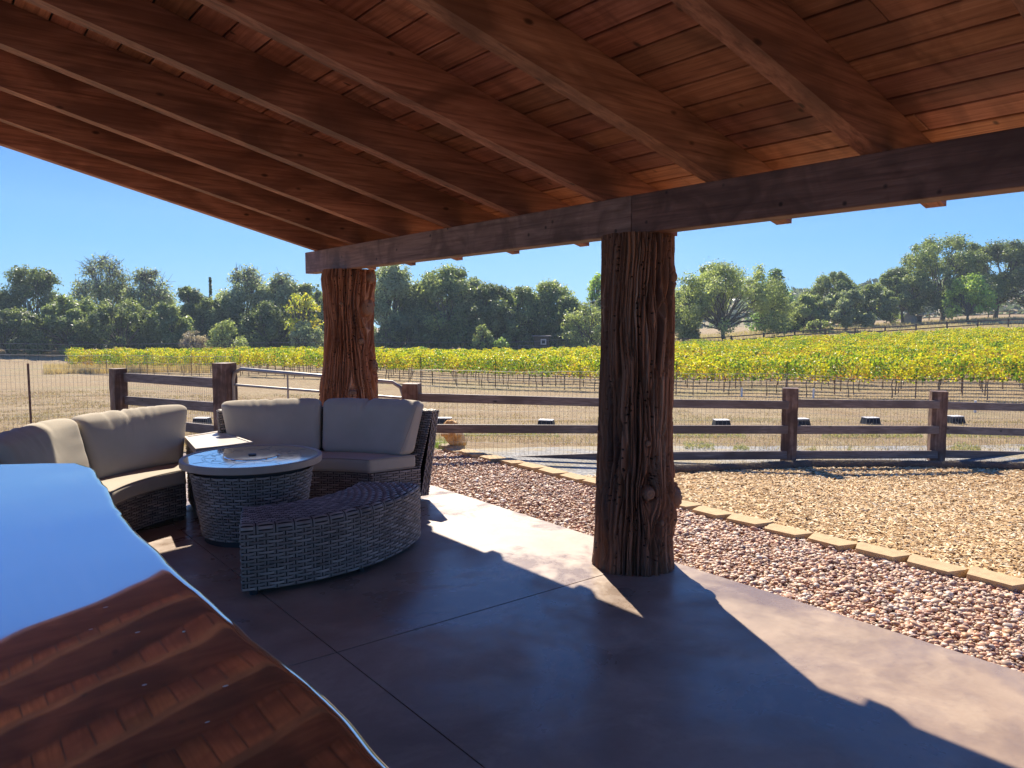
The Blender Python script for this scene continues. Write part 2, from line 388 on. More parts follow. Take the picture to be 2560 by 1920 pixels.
# straw wattle line in front of the fence (plan), chips lie between edging and wattle
WP = [gpt(x, y) for x, y in [(1345, 1026), (1380, 1026), (1480, 1024), (1600, 1019), (1750, 1014), (1900, 1013), (2000, 1013), (2100, 1016), (2212, 1017), (2400, 1019), (2700, 1024)]]
WPa = np.array(WP)
def wat_y(x): return np.interp(x, WPa[:, 0], WPa[:, 1])
m = M('chip_ground', .9, spec=.1); v = m.coord(rnd=False)
m.color(m.ramp(m.noise(v, 70, 4, .7), [(.3, (.18, .10, .045)), (.5, (.40, .25, .12)), (.7, (.62, .44, .24))])); m.bump(m.noise(v, 90, 3), 1, .02)
m_chipg = m.m
sheet('chip_bed', np.linspace(5.2, 13.5, 60), lambda x: -6., lambda x: min(7.3, float(wat_y(x)) if x > WPa[0, 0] else float(WPa[0, 1])), .012, m_chipg, 80)
def chips():
    rng = np.random.default_rng(8); n = 62000
    D = rng.uniform(0, 1, n * 3) ** 1.0; x = rng.uniform(5.3, 12.5, n * 3); y = rng.uniform(-2.5, 6.2, n * 3)
    u = x * rh[0] + y * rh[1]; d = x * fh[0] + y * fh[1]
    ok = (y < wat_y(x) + .0) & (u < d * 1.15) & (u > d * .02) & (rng.random(n * 3) < (6.5 / d) ** 1.2)
    x = x[ok][:n]; y = y[ok][:n]; n = len(x)
    V0 = np.array([(-.5, -.5, 0), (.45, -.42, .0), (.5, .4, .12), (-.42, .5, .0), (0, 0, .35)], float)
    F0 = np.array([(0, 1, 4), (1, 2, 4), (2, 3, 4), (3, 0, 4)], np.int64)
    L = rng.uniform(.025, .075, n); s = np.stack([L, rng.uniform(.008, .02, n), rng.uniform(.004, .012, n)], -1)
    z = zg(x, y) + .016 + rng.random(n) * .016
    V, Fc = scatter(V0, F0, np.stack([x, y, z], -1), s, rng, .5)
    pal = np.array([(.68, .46, .23), (.80, .60, .35), (.46, .27, .11), (.60, .38, .17), (.88, .74, .50), (.26, .15, .07)])
    c = pal[rng.choice(6, n, p=[.27, .2, .18, .19, .08, .08])] * rng.uniform(.8, 1.15, (n, 1))
    o = mk('wood_chips', V, Fc, m_chip, col=np.repeat(c, 5, 0).clip(0, 1))
    tag(o, 'golden tan wood chip mulch between edging blocks and straw wattle', 'wood chips', kind='stuff')
chips()
# pale grey gravel road beyond the fence
m = M('grey_gravel_mat', .9, spec=.2); v = m.coord(rnd=False); vo = m.n('TexVoronoi'); vo.inputs['Scale'].default_value = 28; m.l(v, vo.inputs['Vector'])
c = m.mix(m.ramp(vo.outputs['Color'], [(0., 0.), (1., 1.)]), (.16, .155, .15), (.40, .39, .37))
c = m.mix(m.ramp(m.noise(v, 1.2, 5, .7), [(.45, 0.), (.6, .85)]), c, (.36, .29, .17))
m.color(c); m.bump(vo.outputs['Distance'], .8, .02)
def band(name, top, bot, off, mat, n=70):
    V = []
    for i in range(n):
        x = -200 + i * (2212 + 600) / (n - 1)
        a = gpt(x, np.interp(x, *zip(*top))); c_ = gpt(x, np.interp(x, *zip(*bot))); t = np.linspace(0, 1, 30)[:, None]
        P = a * (1 - t) + c_ * t; P[:, 2] = zg(P[:, 0], P[:, 1]) + off; V.append(P)
    b = B(); b.grid(np.array(V), flip=True); return structure(b.build(name, mat, smooth=True))
# (band over ground outside the slab only)
def road():
    V = []
    for px in np.linspace(985, 2600, 80):
        top = np.interp(px, [985, 1240, 1460, 1800, 2212, 2600], [972, 966, 965, 966, 962, 960]); bot = np.interp(px, [985, 1100, 1300, 1460, 2600], [985, 1008, 1052, 1030, 1022])
        a = gpt(px, top); c_ = gpt(px, bot); t = np.linspace(0, 1, 16)[:, None]; P = a * (1 - t) + c_ * t
        P[:, 2] = zg(P[:, 0], P[:, 1]) + .006; V.append(P)
    b = B(); b.grid(np.array(V), flip=True); structure(b.build('gravel_road', m.m, smooth=True))
road()

# ================================================================== EDGING BLOCKS
def paver_mesh(seed):
    rng = np.random.default_rng(seed)
    pts = np.array([(-.085, -.165), (.03, -.165), (.085, -.10), (.085, .10), (.03, .165), (-.085, .165)])  # toward -x = gravel side
    pts = np.array([(-.095, -.125), (.045, -.171), (.09, -.171), (.09, .171), (.045, .171), (-.095, .125)]) + rng.uniform(-.004, .004, (6, 2))
    b = B(); n = 6; V = np.concatenate([np.c_[pts, np.full(n, -.06)], np.c_[pts, np.full(n, .055)]])
    b.add(V, [[i, (i + 1) % n, n + (i + 1) % n, n + i] for i in range(n)]); b.add(V[n:], [list(range(n))])
    return b
rngp = random.Random(4)
NP_ = 26
for i in range(NP_):
    y = 7.72 - i * .352; x = 5.2 + .05 * math.sin(i * .35) + rngp.uniform(-.008, .008)
    o = paver_mesh(i).build('edging_block', m_paver); o.location = (x, y, -.035 + rngp.uniform(-.004, .006)); o.rotation_euler = (rngp.uniform(-.02, .02), rngp.uniform(-.02, .02), rngp.uniform(-.08, .08))
    bevel(o, .004, 2)
    # name each by what it lies beside
    if i == 0: lab = 'first tan edging block beside the golden rock'
    elif i < 7: lab = '%s tan edging block counting from the golden rock towards the near trunk post' % ['', 'second', 'third', 'fourth', 'fifth', 'sixth', 'seventh'][i]
    elif i <= 10: lab = '%s tan edging block of the few half hidden behind the near trunk post' % ['first', 'second', 'third', 'last'][i - 7]
    elif i <= 17: lab = '%s tan edging block right of the near trunk post along the wood chips' % ['first', 'second', 'third', 'fourth', 'fifth', 'sixth', 'seventh'][i - 11]
    else: lab = '%s tan edging block out past the right edge of the view' % ['first', 'second', 'third', 'fourth', 'fifth', 'sixth', 'seventh', 'eighth'][i - 18]
    tag(o, lab, 'edging block', 'tan concrete edging blocks between pebbles and wood chips')
    if i > 18: bpy.data.objects.remove(o)
# base block under the rock + rock
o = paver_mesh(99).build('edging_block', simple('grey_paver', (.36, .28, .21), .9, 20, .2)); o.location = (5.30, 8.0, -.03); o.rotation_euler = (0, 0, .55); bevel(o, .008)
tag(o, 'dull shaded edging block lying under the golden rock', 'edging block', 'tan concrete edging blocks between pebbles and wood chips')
def rock():
    base = np.array([5.345, 7.965, .015])
    out = 1.35 * np.array([(-.13, .135), (-.105, .215), (-.07, .245), (-.02, .25), (.02, .235), (.055, .17), (.10, .08), (.115, .03), (.10, .0), (.03, -.005), (-.03, .0), (-.07, .04), (-.10, .085), (-.125, .105)])
    n = len(out); cen = out.mean(0); rings = []
    for dd, sc_ in [(-.10, .35), (-.085, .7), (-.05, .93), (0, 1), (.05, .93), (.09, .65), (.10, .3)]:
        rings.append([(cen[0] + (p[0] - cen[0]) * sc_) * np.r_[rh, 0] + np.r_[fh, 0] * dd + np.r_[0, 0, cen[1] + (p[1] - cen[1]) * sc_] for p in out])
    V = np.array(rings); m_ = len(V); V = V + base
    b = B(); j = np.arange(n); 
    for i in range(m_ - 1):
        b.add(np.concatenate([V[i], V[i + 1]]), np.stack([j, (j + 1) % n, n + (j + 1) % n, n + j], -1))
    b.add(V[0], [list(range(n))[::-1]]); b.add(V[-1], [list(range(n))])
    mm = M('rock_mat', .85, spec=.2); v = mm.coord(); n1 = mm.noise(v, 9, 5)
    mm.color(mm.ramp(n1, [(.3, (.52, .25, .08)), (.5, (.74, .44, .18)), (.72, (.85, .64, .40))])); mm.bump(mm.noise(v, 14, 6), 1, .03)
    o = b.build('rock', mm.m, smooth=False)
    md = o.modifiers.new('weld', 'WELD'); md.merge_threshold = .0005
    md = o.modifiers.new('sub', 'SUBSURF'); md.subdivision_type = 'SIMPLE'; md.levels = 3; md.render_levels = 3
    tx = bpy.data.textures.new('rock_noise', 'CLOUDS'); tx.noise_scale = .06
    md = o.modifiers.new('disp', 'DISPLACE'); md.texture = tx; md.strength = .035; md.mid_level = .5; md.texture_coords = 'GLOBAL'
    tag(o, 'golden orange upright rock standing on the first edging block', 'rock')
rock()

# ================================================================== PATIO COVER
SLP = .2586; RB = 2.38; BX = 3.55
def zr(x, off=0): return RB + off - SLP * (x - BX)
cover = thing('patio_cover', (3.67, 3.3, 0), 'open timber patio roof on two shaggy cedar trunk posts', 'patio roof')
def rafter(y, xend=4.26, x0=-3.2, w_=.1, dp=.245, seed=0):
    b = B(); n = 2
    prof = [(x0, zr(x0)), (xend, zr(xend)), (xend, zr(xend) + .10), (xend - .05, zr(xend - .05, dp)), (x0, zr(x0, dp))]
    V = np.array([(x, yy, z) for yy in (0, w_) for x, z in prof]); k = 5
    b.add(V, [[i, (i + 1) % k, k + (i + 1) % k, k + i] for i in range(k)]); b.add(V, [list(range(k))[::-1], [k + i for i in range(k)]])
    V = b.V
    t = random.Random(seed).uniform(.82, 1.12)
    Vv = np.concatenate(b.V); Fc = [np.concatenate(b.F[q]) for q in b.F]
    o = mk('rafter', Vv, Fc, m_rafter, tint=np.array([t, t * random.Random(seed + 9).uniform(.93, 1.03), t]))
    o.location = (0, y, 0); o.parent = cover; o.location = (-cover.location.x, y - cover.location.y, 0)
    bevel(o, .005, 2); return o
for i in range(13):
    rafter(7.96 - i * .888, seed=i)
# roof deck of boards running along Y
def deck():
    b = B(); rng = np.random.default_rng(5); x = 4.30; W = .185; cs = math.atan(SLP)
    ux = np.array([math.cos(cs), 0, -math.sin(cs)]); uz = np.array([math.sin(cs), 0, math.cos(cs)])
    while x > -3.2:
        t = rng.uniform(.7, 1.15); cut = rng.uniform(0, 4)
        ys = [8.12, 8.12 - 1.5 - cut, 8.28 - 6.5 - cut, -2.75]
        for a, c_ in zip(ys[:-1], ys[1:]):
            t2 = t * rng.uniform(.85, 1.1)
            xc = x - W / 2 * math.cos(cs); cpos = np.array([xc, (a + c_) / 2, zr(xc, .247) + .012 + rng.uniform(-.001, .001)])
            b.box(cpos, (W - .011, a - c_ - .003, .022), ax=np.array([ux, [0, 1, 0], uz]), col=(t2, t2 * rng.uniform(.9, 1.05), t2 * rng.uniform(.85, 1.1)))
        x -= W * math.cos(cs)
    o = b.build('roof_deck', m_deck, cover, tint=True, loc=(0, 0, 0))
    bevel(o, .004, 1)
    m = simple('roofing', (.16, .13, .11), .8, 10, .3)
    b = B(); x0, x1 = -3.2, 4.32
    V = np.array([(x, y, zr(x, .278) + dz) for y in (-2.78, 8.16) for x, dz in ((x0, 0), (x1, 0), (x1, .03), (x0, .03))])
    b.add(V, [[0, 1, 5, 4], [1, 2, 6, 5], [2, 3, 7, 6], [3, 0, 4, 7], [0, 3, 2, 1], [4, 5, 6, 7]]); b.build('roofing', m, cover, loc=(0, 0, 0))
deck()
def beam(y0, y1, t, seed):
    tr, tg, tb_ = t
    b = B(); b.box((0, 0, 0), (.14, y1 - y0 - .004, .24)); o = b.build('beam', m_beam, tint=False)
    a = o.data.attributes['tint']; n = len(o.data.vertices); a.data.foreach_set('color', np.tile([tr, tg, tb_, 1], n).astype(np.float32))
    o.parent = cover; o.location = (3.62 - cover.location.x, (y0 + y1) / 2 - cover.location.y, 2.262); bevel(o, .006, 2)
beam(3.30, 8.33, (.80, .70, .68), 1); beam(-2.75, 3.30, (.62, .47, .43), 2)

def trunk_post(cx, cy, ztop, rad, knots, seed, sway, label, tone=1.):
    nth, nz = 520, 640
    th = np.linspace(0, 2 * math.pi, nth, endpoint=False); z = np.linspace(-.04, ztop, nz); TH, Z = np.meshgrid(th, z)
    # camera-facing angle of the post
    base = np.interp(Z, [p[0] for p in rad], [p[1] for p in rad])
    lo = (fbm(np.cos(TH) * 1.6 + 5, np.sin(TH) * 1.6, Z * 1.3, 3, seed) - .5) * sway
    thd = TH.copy(); bul = np.zeros_like(TH); kc = np.zeros_like(TH); ring = np.zeros_like(TH)
    for (kt, kz, kr, kh) in knots:
        dt = (TH - kt + math.pi) % (2 * math.pi) - math.pi; dx = dt * .25; dz = (Z - kz) * .62; d = np.hypot(dx, dz)
        e = np.exp(-(d / (kr * 1.9)) ** 2); thd = thd - np.sign(dt) * 0 + dt * -.85 * e * 0 + 0
        thd = thd + (-(dt)) * .0 + np.tanh(dt * 7) * -.22 * e * (kr / .05)
        bul += kh * np.exp(-(d / (kr * 1.5)) ** 2)
        dk = np.hypot(dx, Z - kz); core = np.clip(1 - (dk / kr) ** 4, 0, 1); kc = np.maximum(kc, core)
        ring += core * .0025 * np.sin(dk / kr * 16) - .012 * np.exp(-((dk - kr * 1.05) / (kr * .18)) ** 2)
    wob = (fbm(np.cos(TH) * 1.1 + 9, np.sin(TH) * 1.1, Z * 1.9, 3, seed + 3) - .5) * .26
    T2 = thd + wob
    cx_, sx_ = np.cos(T2), np.sin(T2)
    n1 = 1 - np.abs(2 * fbm(cx_ * 8, sx_ * 8, Z * 1.0, 2, seed + 11) - 1) * 6.5
    n2 = 1 - np.abs(2 * fbm(cx_ * 17, sx_ * 17, Z * 1.7, 2, seed + 21) - 1) * 6.5
    n3 = fbm(cx_ * 30, sx_ * 30, Z * 4, 2, seed + 31)
    gr1 = np.clip(n1, 0, 1) ** .8; gr2 = np.clip(n2, 0, 1) ** 1.1
    n4 = 1 - np.abs(2 * fbm(cx_ * 11 + 7, sx_ * 11, Z * 2.6, 2, seed + 61) - 1) * 9.0; gr3 = np.clip(n4, 0, 1)
    mask = 1 - kc
    disp = lo + bul - (gr1 * .052 + gr2 * .026 + gr3 * .016) * mask + (n3 - .5) * .012 * mask + ring
    # bird peck holes
    rng = np.random.default_rng(seed); hol = np.zeros_like(TH)
    for _ in range(210):
        ht = rng.uniform(0, 2 * math.pi); hz = rng.uniform(.05, ztop); j = int(ht / (2 * math.pi) * nth); i = int((hz + .04) / (ztop + .04) * nz)
        for k in range(rng.integers(1, 5)):
            ii = i + k * rng.integers(9, 22); jj = j + rng.integers(-3, 4)
            if ii < 3 or ii > nz - 4: continue
            for a in range(-2, 3):
                for c_ in range(-3, 4):
                    if (a / 1.8) ** 2 + (c_ / 2.4) ** 2 <= 1: hol[ii + a, (jj + c_) % nth] = 1
    disp -= hol * .022
    Rr = base + disp
    x = cx + Rr * np.cos(TH); y = cy + Rr * np.sin(TH)
    V = np.stack([x, y, Z], -1)
    pal = [np.array(c) for c in ((.20, .082, .042), (.27, .125, .068), (.12, .062, .042), (.30, .19, .13))]
    nA = fbm(cx_ * 7 + 3, sx_ * 7, Z * .8, 3, seed + 41)[..., None]; nB = fbm(cx_ * 16 + 3, sx_ * 16, Z * 1.2, 2, seed + 51)[..., None]
    col = pal[0] * (1 - nA) + pal[1] * nA; col = col * (1 - .0) ; s_ = np.clip((nB - .5) * 4, 0, 1); col = col * (1 - s_) + pal[2] * s_
    s_ = np.clip((.42 - nB) * 4, 0, 1); col = col * (1 - s_) + pal[3] * s_
    col = col * (.75 + .5 * n3[..., None]) * tone; col = col * (1 - kc[..., None]) + np.array([.22, .125, .078]) * kc[..., None]
    col = col * (1 - hol[..., None] * .9)
    i, j = np.meshgrid(np.arange(nz - 1), np.arange(nth), indexing='ij'); j2 = (j + 1) % nth
    q = np.stack([i * nth + j, i * nth + j2, (i + 1) * nth + j2, (i + 1) * nth + j], -1).reshape(-1, 4)
    o = mk('trunk_post', V.reshape(-1, 3), q, m_bark, cover, smooth=True, col=col.reshape(-1, 3).clip(0, 1), loc=(0, 0, 0))
    o['label'] = label
def kt_of(px, py, cx, cy, r):
    """angle round a post where the pixel's ray meets it, and height"""
    d = ray(px, py); a = d[0] ** 2 + d[1] ** 2; bb = -2 * (d[0] * cx + d[1] * cy); c_ = cx * cx + cy * cy - r * r
    disc = max(bb * bb - 4 * a * c_, 0); t = (-bb - math.sqrt(disc)) / (2 * a); p = C0 + d * t
    return math.atan2(p[1] - cy, p[0] - cx) % (2 * math.pi), p[2]
c1 = (3.66, 3.34)
k1 = []
for px, py, kr, kh in [(1402, 1066, .05, .022), (1450, 598, .034, .034), (1472, 1075, .07, .055), (1400, 958, .022, .006), (1306, 655, .03, .018), (1428, 1130, .02, .004)]:
    a, z_ = kt_of(px, py, c1[0], c1[1], .235); k1.append((a, z_, kr, kh))
trunk_post(c1[0], c1[1], 2.145, [(-.04, .272), (.12, .258), (.5, .247), (1.0, .24), (1.6, .238), (2.15, .232)], k1, 71, .03, 'dark knotty cedar trunk post nearest the camera')
c2 = (3.67, 7.50)
k2 = []
for px, py, kr, kh in [(737, 656, .022, .012), (780, 737, .035, .02), (762, 848, .036, .02), (795, 665, .09, .05), (800, 600, .07, .03), (808, 790, .08, .035)]:
    a, z_ = kt_of(px, py, c2[0], c2[1], .28); k2.append((a, z_, kr, kh))
trunk_post(c2[0], c2[1], 2.145, [(-.04, .33), (.4, .325), (.75, .318), (.95, .30), (1.15, .272), (1.6, .255), (1.9, .262), (2.05, .285), (2.15, .265)], k2, 137, .05, 'reddish wavy cedar trunk post behind the curved sofa', np.array([1.4, 1.25, 1.15]))

# ================================================================== BAR TABLE
def bar_table():
    zt = .96; K = (H - zt) / (H - 1.0)
    E = np.array([(.25, 3.80), (.40, 3.72), (.52, 3.63), (.545, 3.50), (.54, 3.39), (.525, 3.18), (.51, 2.97), (.48, 2.58), (.478, 2.25), (.47, 1.98), (.478, 1.74), (.48, 1.5), (.478, 1.31), (.483, 1.17), (.487, 1.02), (.48, .86), (.485, .6), (.48, .35)]) * K
    t = thing('bar_table', (0.1, 2.1, 0), 'long glossy live edge bar table reflecting sky and rafters', 'table')
    # grid: y from end to near, x from left edge to live edge
    ys_e = E[2:, 1]; xs_e = E[2:, 0]; o_ = np.argsort(ys_e)
    ny, nx = 300, 90
    yy = np.linspace(.38, E[2, 1], ny); V = np.zeros((ny, nx, 3)); left = -.46
    xe = np.interp(yy, ys_e[o_], xs_e[o_]) + .022 * (fbm(yy * 3.2, 0, 0, 3, 15) - .5)
    for i in range(nx):
        f_ = i / (nx - 1); x = left * (1 - f_) + xe * f_
        V[:, i, 0] = x; V[:, i, 1] = yy
    # skew the far end so it follows the end edge
    endy = np.interp(V[..., 0], [left, E[0, 0], E[1, 0], E[2, 0]], [4.42, E[0, 1], E[1, 1], E[2, 1]]); k = ((yy - .38) / (E[2, 1] - .38))[:, None] ** 3
    V[..., 1] = V[..., 1] + (endy - E[2, 1]) * k
    X, Y = V[..., 0], V[..., 1]
    hh = .0038 * (fbm(X * 2.2, Y * 1.6, 0, 2, 77) - .5) + .0006 * (fbm(X * 6, Y * 4, 0, 2, 78) - .5)
    edge = np.clip((xe[:, None] - X) / .016, 0, 1); hh = hh - .008 * (1 - np.sqrt(np.clip(1 - (1 - edge) ** 2, 0, 1)))
    V[..., 2] = zt + hh
    b = B(); b.grid(V, flip=True)
    # sides and underside
    T = V[:, -1]; Bo = T.copy(); Bo[:, 2] = zt - .055; Bo[:, 0] -= .02; b.grid(np.stack([T, (T + Bo) / 2 + [.004, 0, 0], Bo], 1), flip=True)
    T = V[-1]; Bo2 = T.copy(); Bo2[:, 2] = zt - .055; b.grid(np.stack([T, Bo2], 0))
    T = V[:, 0]; Bl = T.copy(); Bl[:, 2] = zt - .055; b.grid(np.stack([T, Bl], 1))
    T = V[0]; Bn = T.copy(); Bn[:, 2] = zt - .055; b.grid(np.stack([T, Bn], 0), flip=True)
    b.grid(np.stack([Bl, Bo], 1), flip=False)
    m = M('lacquered_wood', .5, spec=.5); v = m.coord((9, .8, 1)); n1 = m.noise(v, 2.2, 5, .6, 1.0); n2 = m.noise(m.coord((3, 1, 1)), 1.1, 3, .5, .5)
    c = m.ramp(n1, [(.3, (.16, .055, .018)), (.55, (.32, .12, .04)), (.75, (.44, .19, .07))]); c = m.mix(m.ramp(n2, [(.4, 0.), (.65, .8)]), c, (.05, .02, .01)); m.color(c)
    gl = m.n('BsdfGlossy'); gl.inputs['Roughness'].default_value = .03; gl.inputs['Color'].default_value = (.95, .97, 1, 1)
    lw = m.n('LayerWeight'); lw.inputs['Blend'].default_value = .62
    fac = m.ramp(lw.outputs['Fresnel'], [(0., .35), (.6, .8), (1., .97)])
    mx = m.n('MixShader'); m.l(fac, mx.inputs[0]); m.l(m.b.outputs[0], mx.inputs[1]); m.l(gl.outputs[0], mx.inputs[2]); m.l(mx.outputs[0], m.out.inputs[0])
    b.build('tabletop', m.m, t, smooth=True, loc=(0, 0, 0))
    rg = np.random.default_rng(31)
    for px, py in ((228, 1312), (196, 1360), (297, 1366), (397, 1364), (48, 1462), (312, 1480), (487, 1482), (448, 1560), (40, 1380)):
        p = g(px, py, zt - .0005); bb = B(); V0, F0 = ico(2); bb.add(V0 * np.array([rg.uniform(.003, .0065), rg.uniform(.002, .004), .0012]) + p, F0); bb.build('sky_glint', m_lid, t, smooth=True, loc=(0, 0, 0))  # small pale chips standing in for sky reflections on the glossy top
    ml = simple('black_steel', (.02, .02, .02), .4, metal=.5)
    for y in (.9, 3.3):
        b = B(); b.box((.1, y, .02), (.6, .09, .035)); b.box((.1, y, .88), (.6, .09, .035)); b.box((.1, y, .45), (.09, .08, .84)); b.build('leg', ml, t, loc=(0, 0, 0))
bar_table()

# ================================================================== WICKER
def resample(P, n):
    P = np.asarray(P, float); d = np.r_[0, np.cumsum(np.linalg.norm(np.diff(P, axis=0), axis=1))]; t = np.linspace(0, d[-1], n)
    return np.stack([np.interp(t, d, P[:, k]) for k in range(3)], -1)
class Ruled:
    """surface between curve A (v=0) and curve B (v=1); outward normal = dA x dV"""
    def __init__(s, A, Bc, flip=False, n=60, bulge=0):
        s.A = resample(A, n); s.B = resample(Bc, n); s.n = n; s.flip = flip
        s.L = (np.linalg.norm(np.diff(s.A, axis=0), axis=1).sum() + np.linalg.norm(np.diff(s.B, axis=0), axis=1).sum()) / 2
        s.Hh = np.linalg.norm(s.B - s.A, axis=1).mean(); s.t = np.linspace(0, 1, n)
    def P(s, u, v):
        a = np.stack([np.interp(u, s.t, s.A[:, k]) for k in range(3)], -1); b_ = np.stack([np.interp(u, s.t, s.B[:, k]) for k in range(3)], -1)
        return a * (1 - v[..., None]) + b_ * v[..., None]
    def N(s, u, v):
        e = 1e-3; du = s.P(np.clip(u + e, 0, 1), v) - s.P(np.clip(u - e, 0, 1), v); dv = s.P(u, np.clip(v + e, 0, 1)) - s.P(u, np.clip(v - e, 0, 1))
        n = np.cross(du, dv); n /= np.linalg.norm(n, axis=-1)[..., None] + 1e-12
        return -n if s.flip else n
def weave(b, S_, cw=.055, rh_=.0215, th=.012, rng=None, gaps=0):
    """backing grid (mat 0) plus woven strands (mat 1)"""
    rng = rng or np.random.default_rng(1)
    nu = max(2, int(S_.L / .05)); U, Vv = np.meshgrid(np.linspace(0, 1, nu), np.linspace(0, 1, 5), indexing='ij')
    b.grid(S_.P(U, Vv) - S_.N(U, Vv) * .001, col=(.5, .5, .5), mi=0, flip=S_.flip)
    nc = max(2, int(round(S_.L / cw))); nr = max(1, int(round(S_.Hh / rh_))); cu = 1. / nc; cv = 1. / nr
    K, Rr = np.meshgrid(np.arange(-1, nc + 1), np.arange(nr), indexing='ij'); K = K.ravel(); Rr = Rr.ravel()
    fl = ((K + Rr) % 2 == 0); k = K[fl]; r = Rr[fl]
    su = np.linspace(0, 1, 7); sv = np.array([0, .18, .5, .82, 1.])
    u0 = (k + .5 - .80) * cu; u1 = (k + .5 + .80) * cu
    keep = (u1 > 0.001) & (u0 < .999); u0 = u0[keep]; u1 = u1[keep]; r = r[keep]; k = k[keep]
    UU = np.clip(u0[:, None, None] + (u1 - u0)[:, None, None] * su[None, :, None], 0, 1) + 0 * sv
    VV = (r[:, None, None] + .14 + .72 * sv[None, None, :]) * cv + 0 * UU
    jit = rng.uniform(-.05, .05, len(r))[:, None, None] * cv; VV = np.clip(VV + jit, 0, 1)
    arch = (np.sin(math.pi * su) ** .6)[None, :, None] * (.55 + .45 * np.sin(math.pi * sv))[None, None, :]
    hgt = (-.002 + th * arch) * rng.uniform(.85, 1.15, len(r))[:, None, None]
    Pp = S_.P(UU, VV) + S_.N(UU, VV) * hgt[..., None]
    c = (rng.uniform(.7, 1.25, (len(r), 1)) * np.array([1, 1, 1])) * np.where(rng.random((len(r), 1)) < .2, .72, 1)
    _patches(b, Pp, c, S_.flip)
    # stakes: two slim verticals at odd cells
    k = K[~fl]; r = Rr[~fl]; ok = (k >= 0) & (k < nc); k = k[ok]; r = r[ok]
    for dx in (-.16, .16):
        su2 = np.array([-.10, 0, .10]); sv2 = np.linspace(0, 1, 4)
        UU = np.clip((k[:, None, None] + .5 + dx + su2[None, :, None]) * cu, 0, 1) + 0 * sv2
        VV = np.clip((r[:, None, None] - .05 + 1.1 * sv2[None, None, :]) * cv, 0, 1) + 0 * UU
        hg = (th * .45 * np.array([.3, 1, .3]))[None, :, None] * (.5 + .5 * np.sin(math.pi * sv2))[None, None, :]
        Pp = S_.P(UU, VV) + S_.N(UU, VV) * (hg + 0 * UU)[..., None]
        _patches(b, Pp, np.ones((len(k), 3)) * .8, S_.flip)
def _patches(b, Pp, c, flip):
    n, a, d = Pp.shape[:3]
    i, j = np.meshgrid(np.arange(a - 1), np.arange(d - 1), indexing='ij')
    q = np.stack([i * d + j, (i + 1) * d + j, (i + 1) * d + j + 1, i * d + j + 1], -1).reshape(-1, 4)
    if flip: q = q[:, ::-1]
    q = (q[None] + (np.arange(n) * a * d)[:, None, None]).reshape(-1, 4)
    b.add(Pp.reshape(-1, 3), q, np.repeat(c, a * d, 0), 1)
mw = M('wicker_strand', .46, spec=.5); a_ = mw.attr('col'); n_ = mw.noise(mw.coord((1, 1, 1)), 9, 4)
mw.color(mw.mix(1., a_.outputs['Color'], mw.ramp(n_, [(.3, (.22, .18, .15)), (.7, (.38, .315, .265))]), 'MULTIPLY')); mw.bump(mw.noise(mw.coord((1, 1, 8)), 120, 2), .3, .002)
m_wick = mw.m; m_wback = simple('wicker_core', (.028, .022, .02), .8)
WM = [m_wback, m_wick]
def arc(c, r, a0, a1, z, n=40):
    a = np.radians(np.linspace(a0, a1, n)); r = np.linspace(r[0], r[1], n) if hasattr(r, '__len__') else np.full(n, r)
    return np.stack([c[0] + r * np.cos(a), c[1] + r * np.sin(a), np.full(n, z) if np.ndim(z) == 0 else z], -1)
mf = M('cushion_fabric', .92, spec=.15); vv = mf.coord((1, 1, 1)); wv = mf.noise(vv, 900, 2)
mf.color(mf.ramp(mf.noise(vv, 3, 4), [(.3, (.43, .38, .30)), (.7, (.51, .45, .36))])); mf.bump(wv, .15, .002); m_fab = mf.m
m_pipe = simple('cushion_piping', (.38, .32, .26), .9)

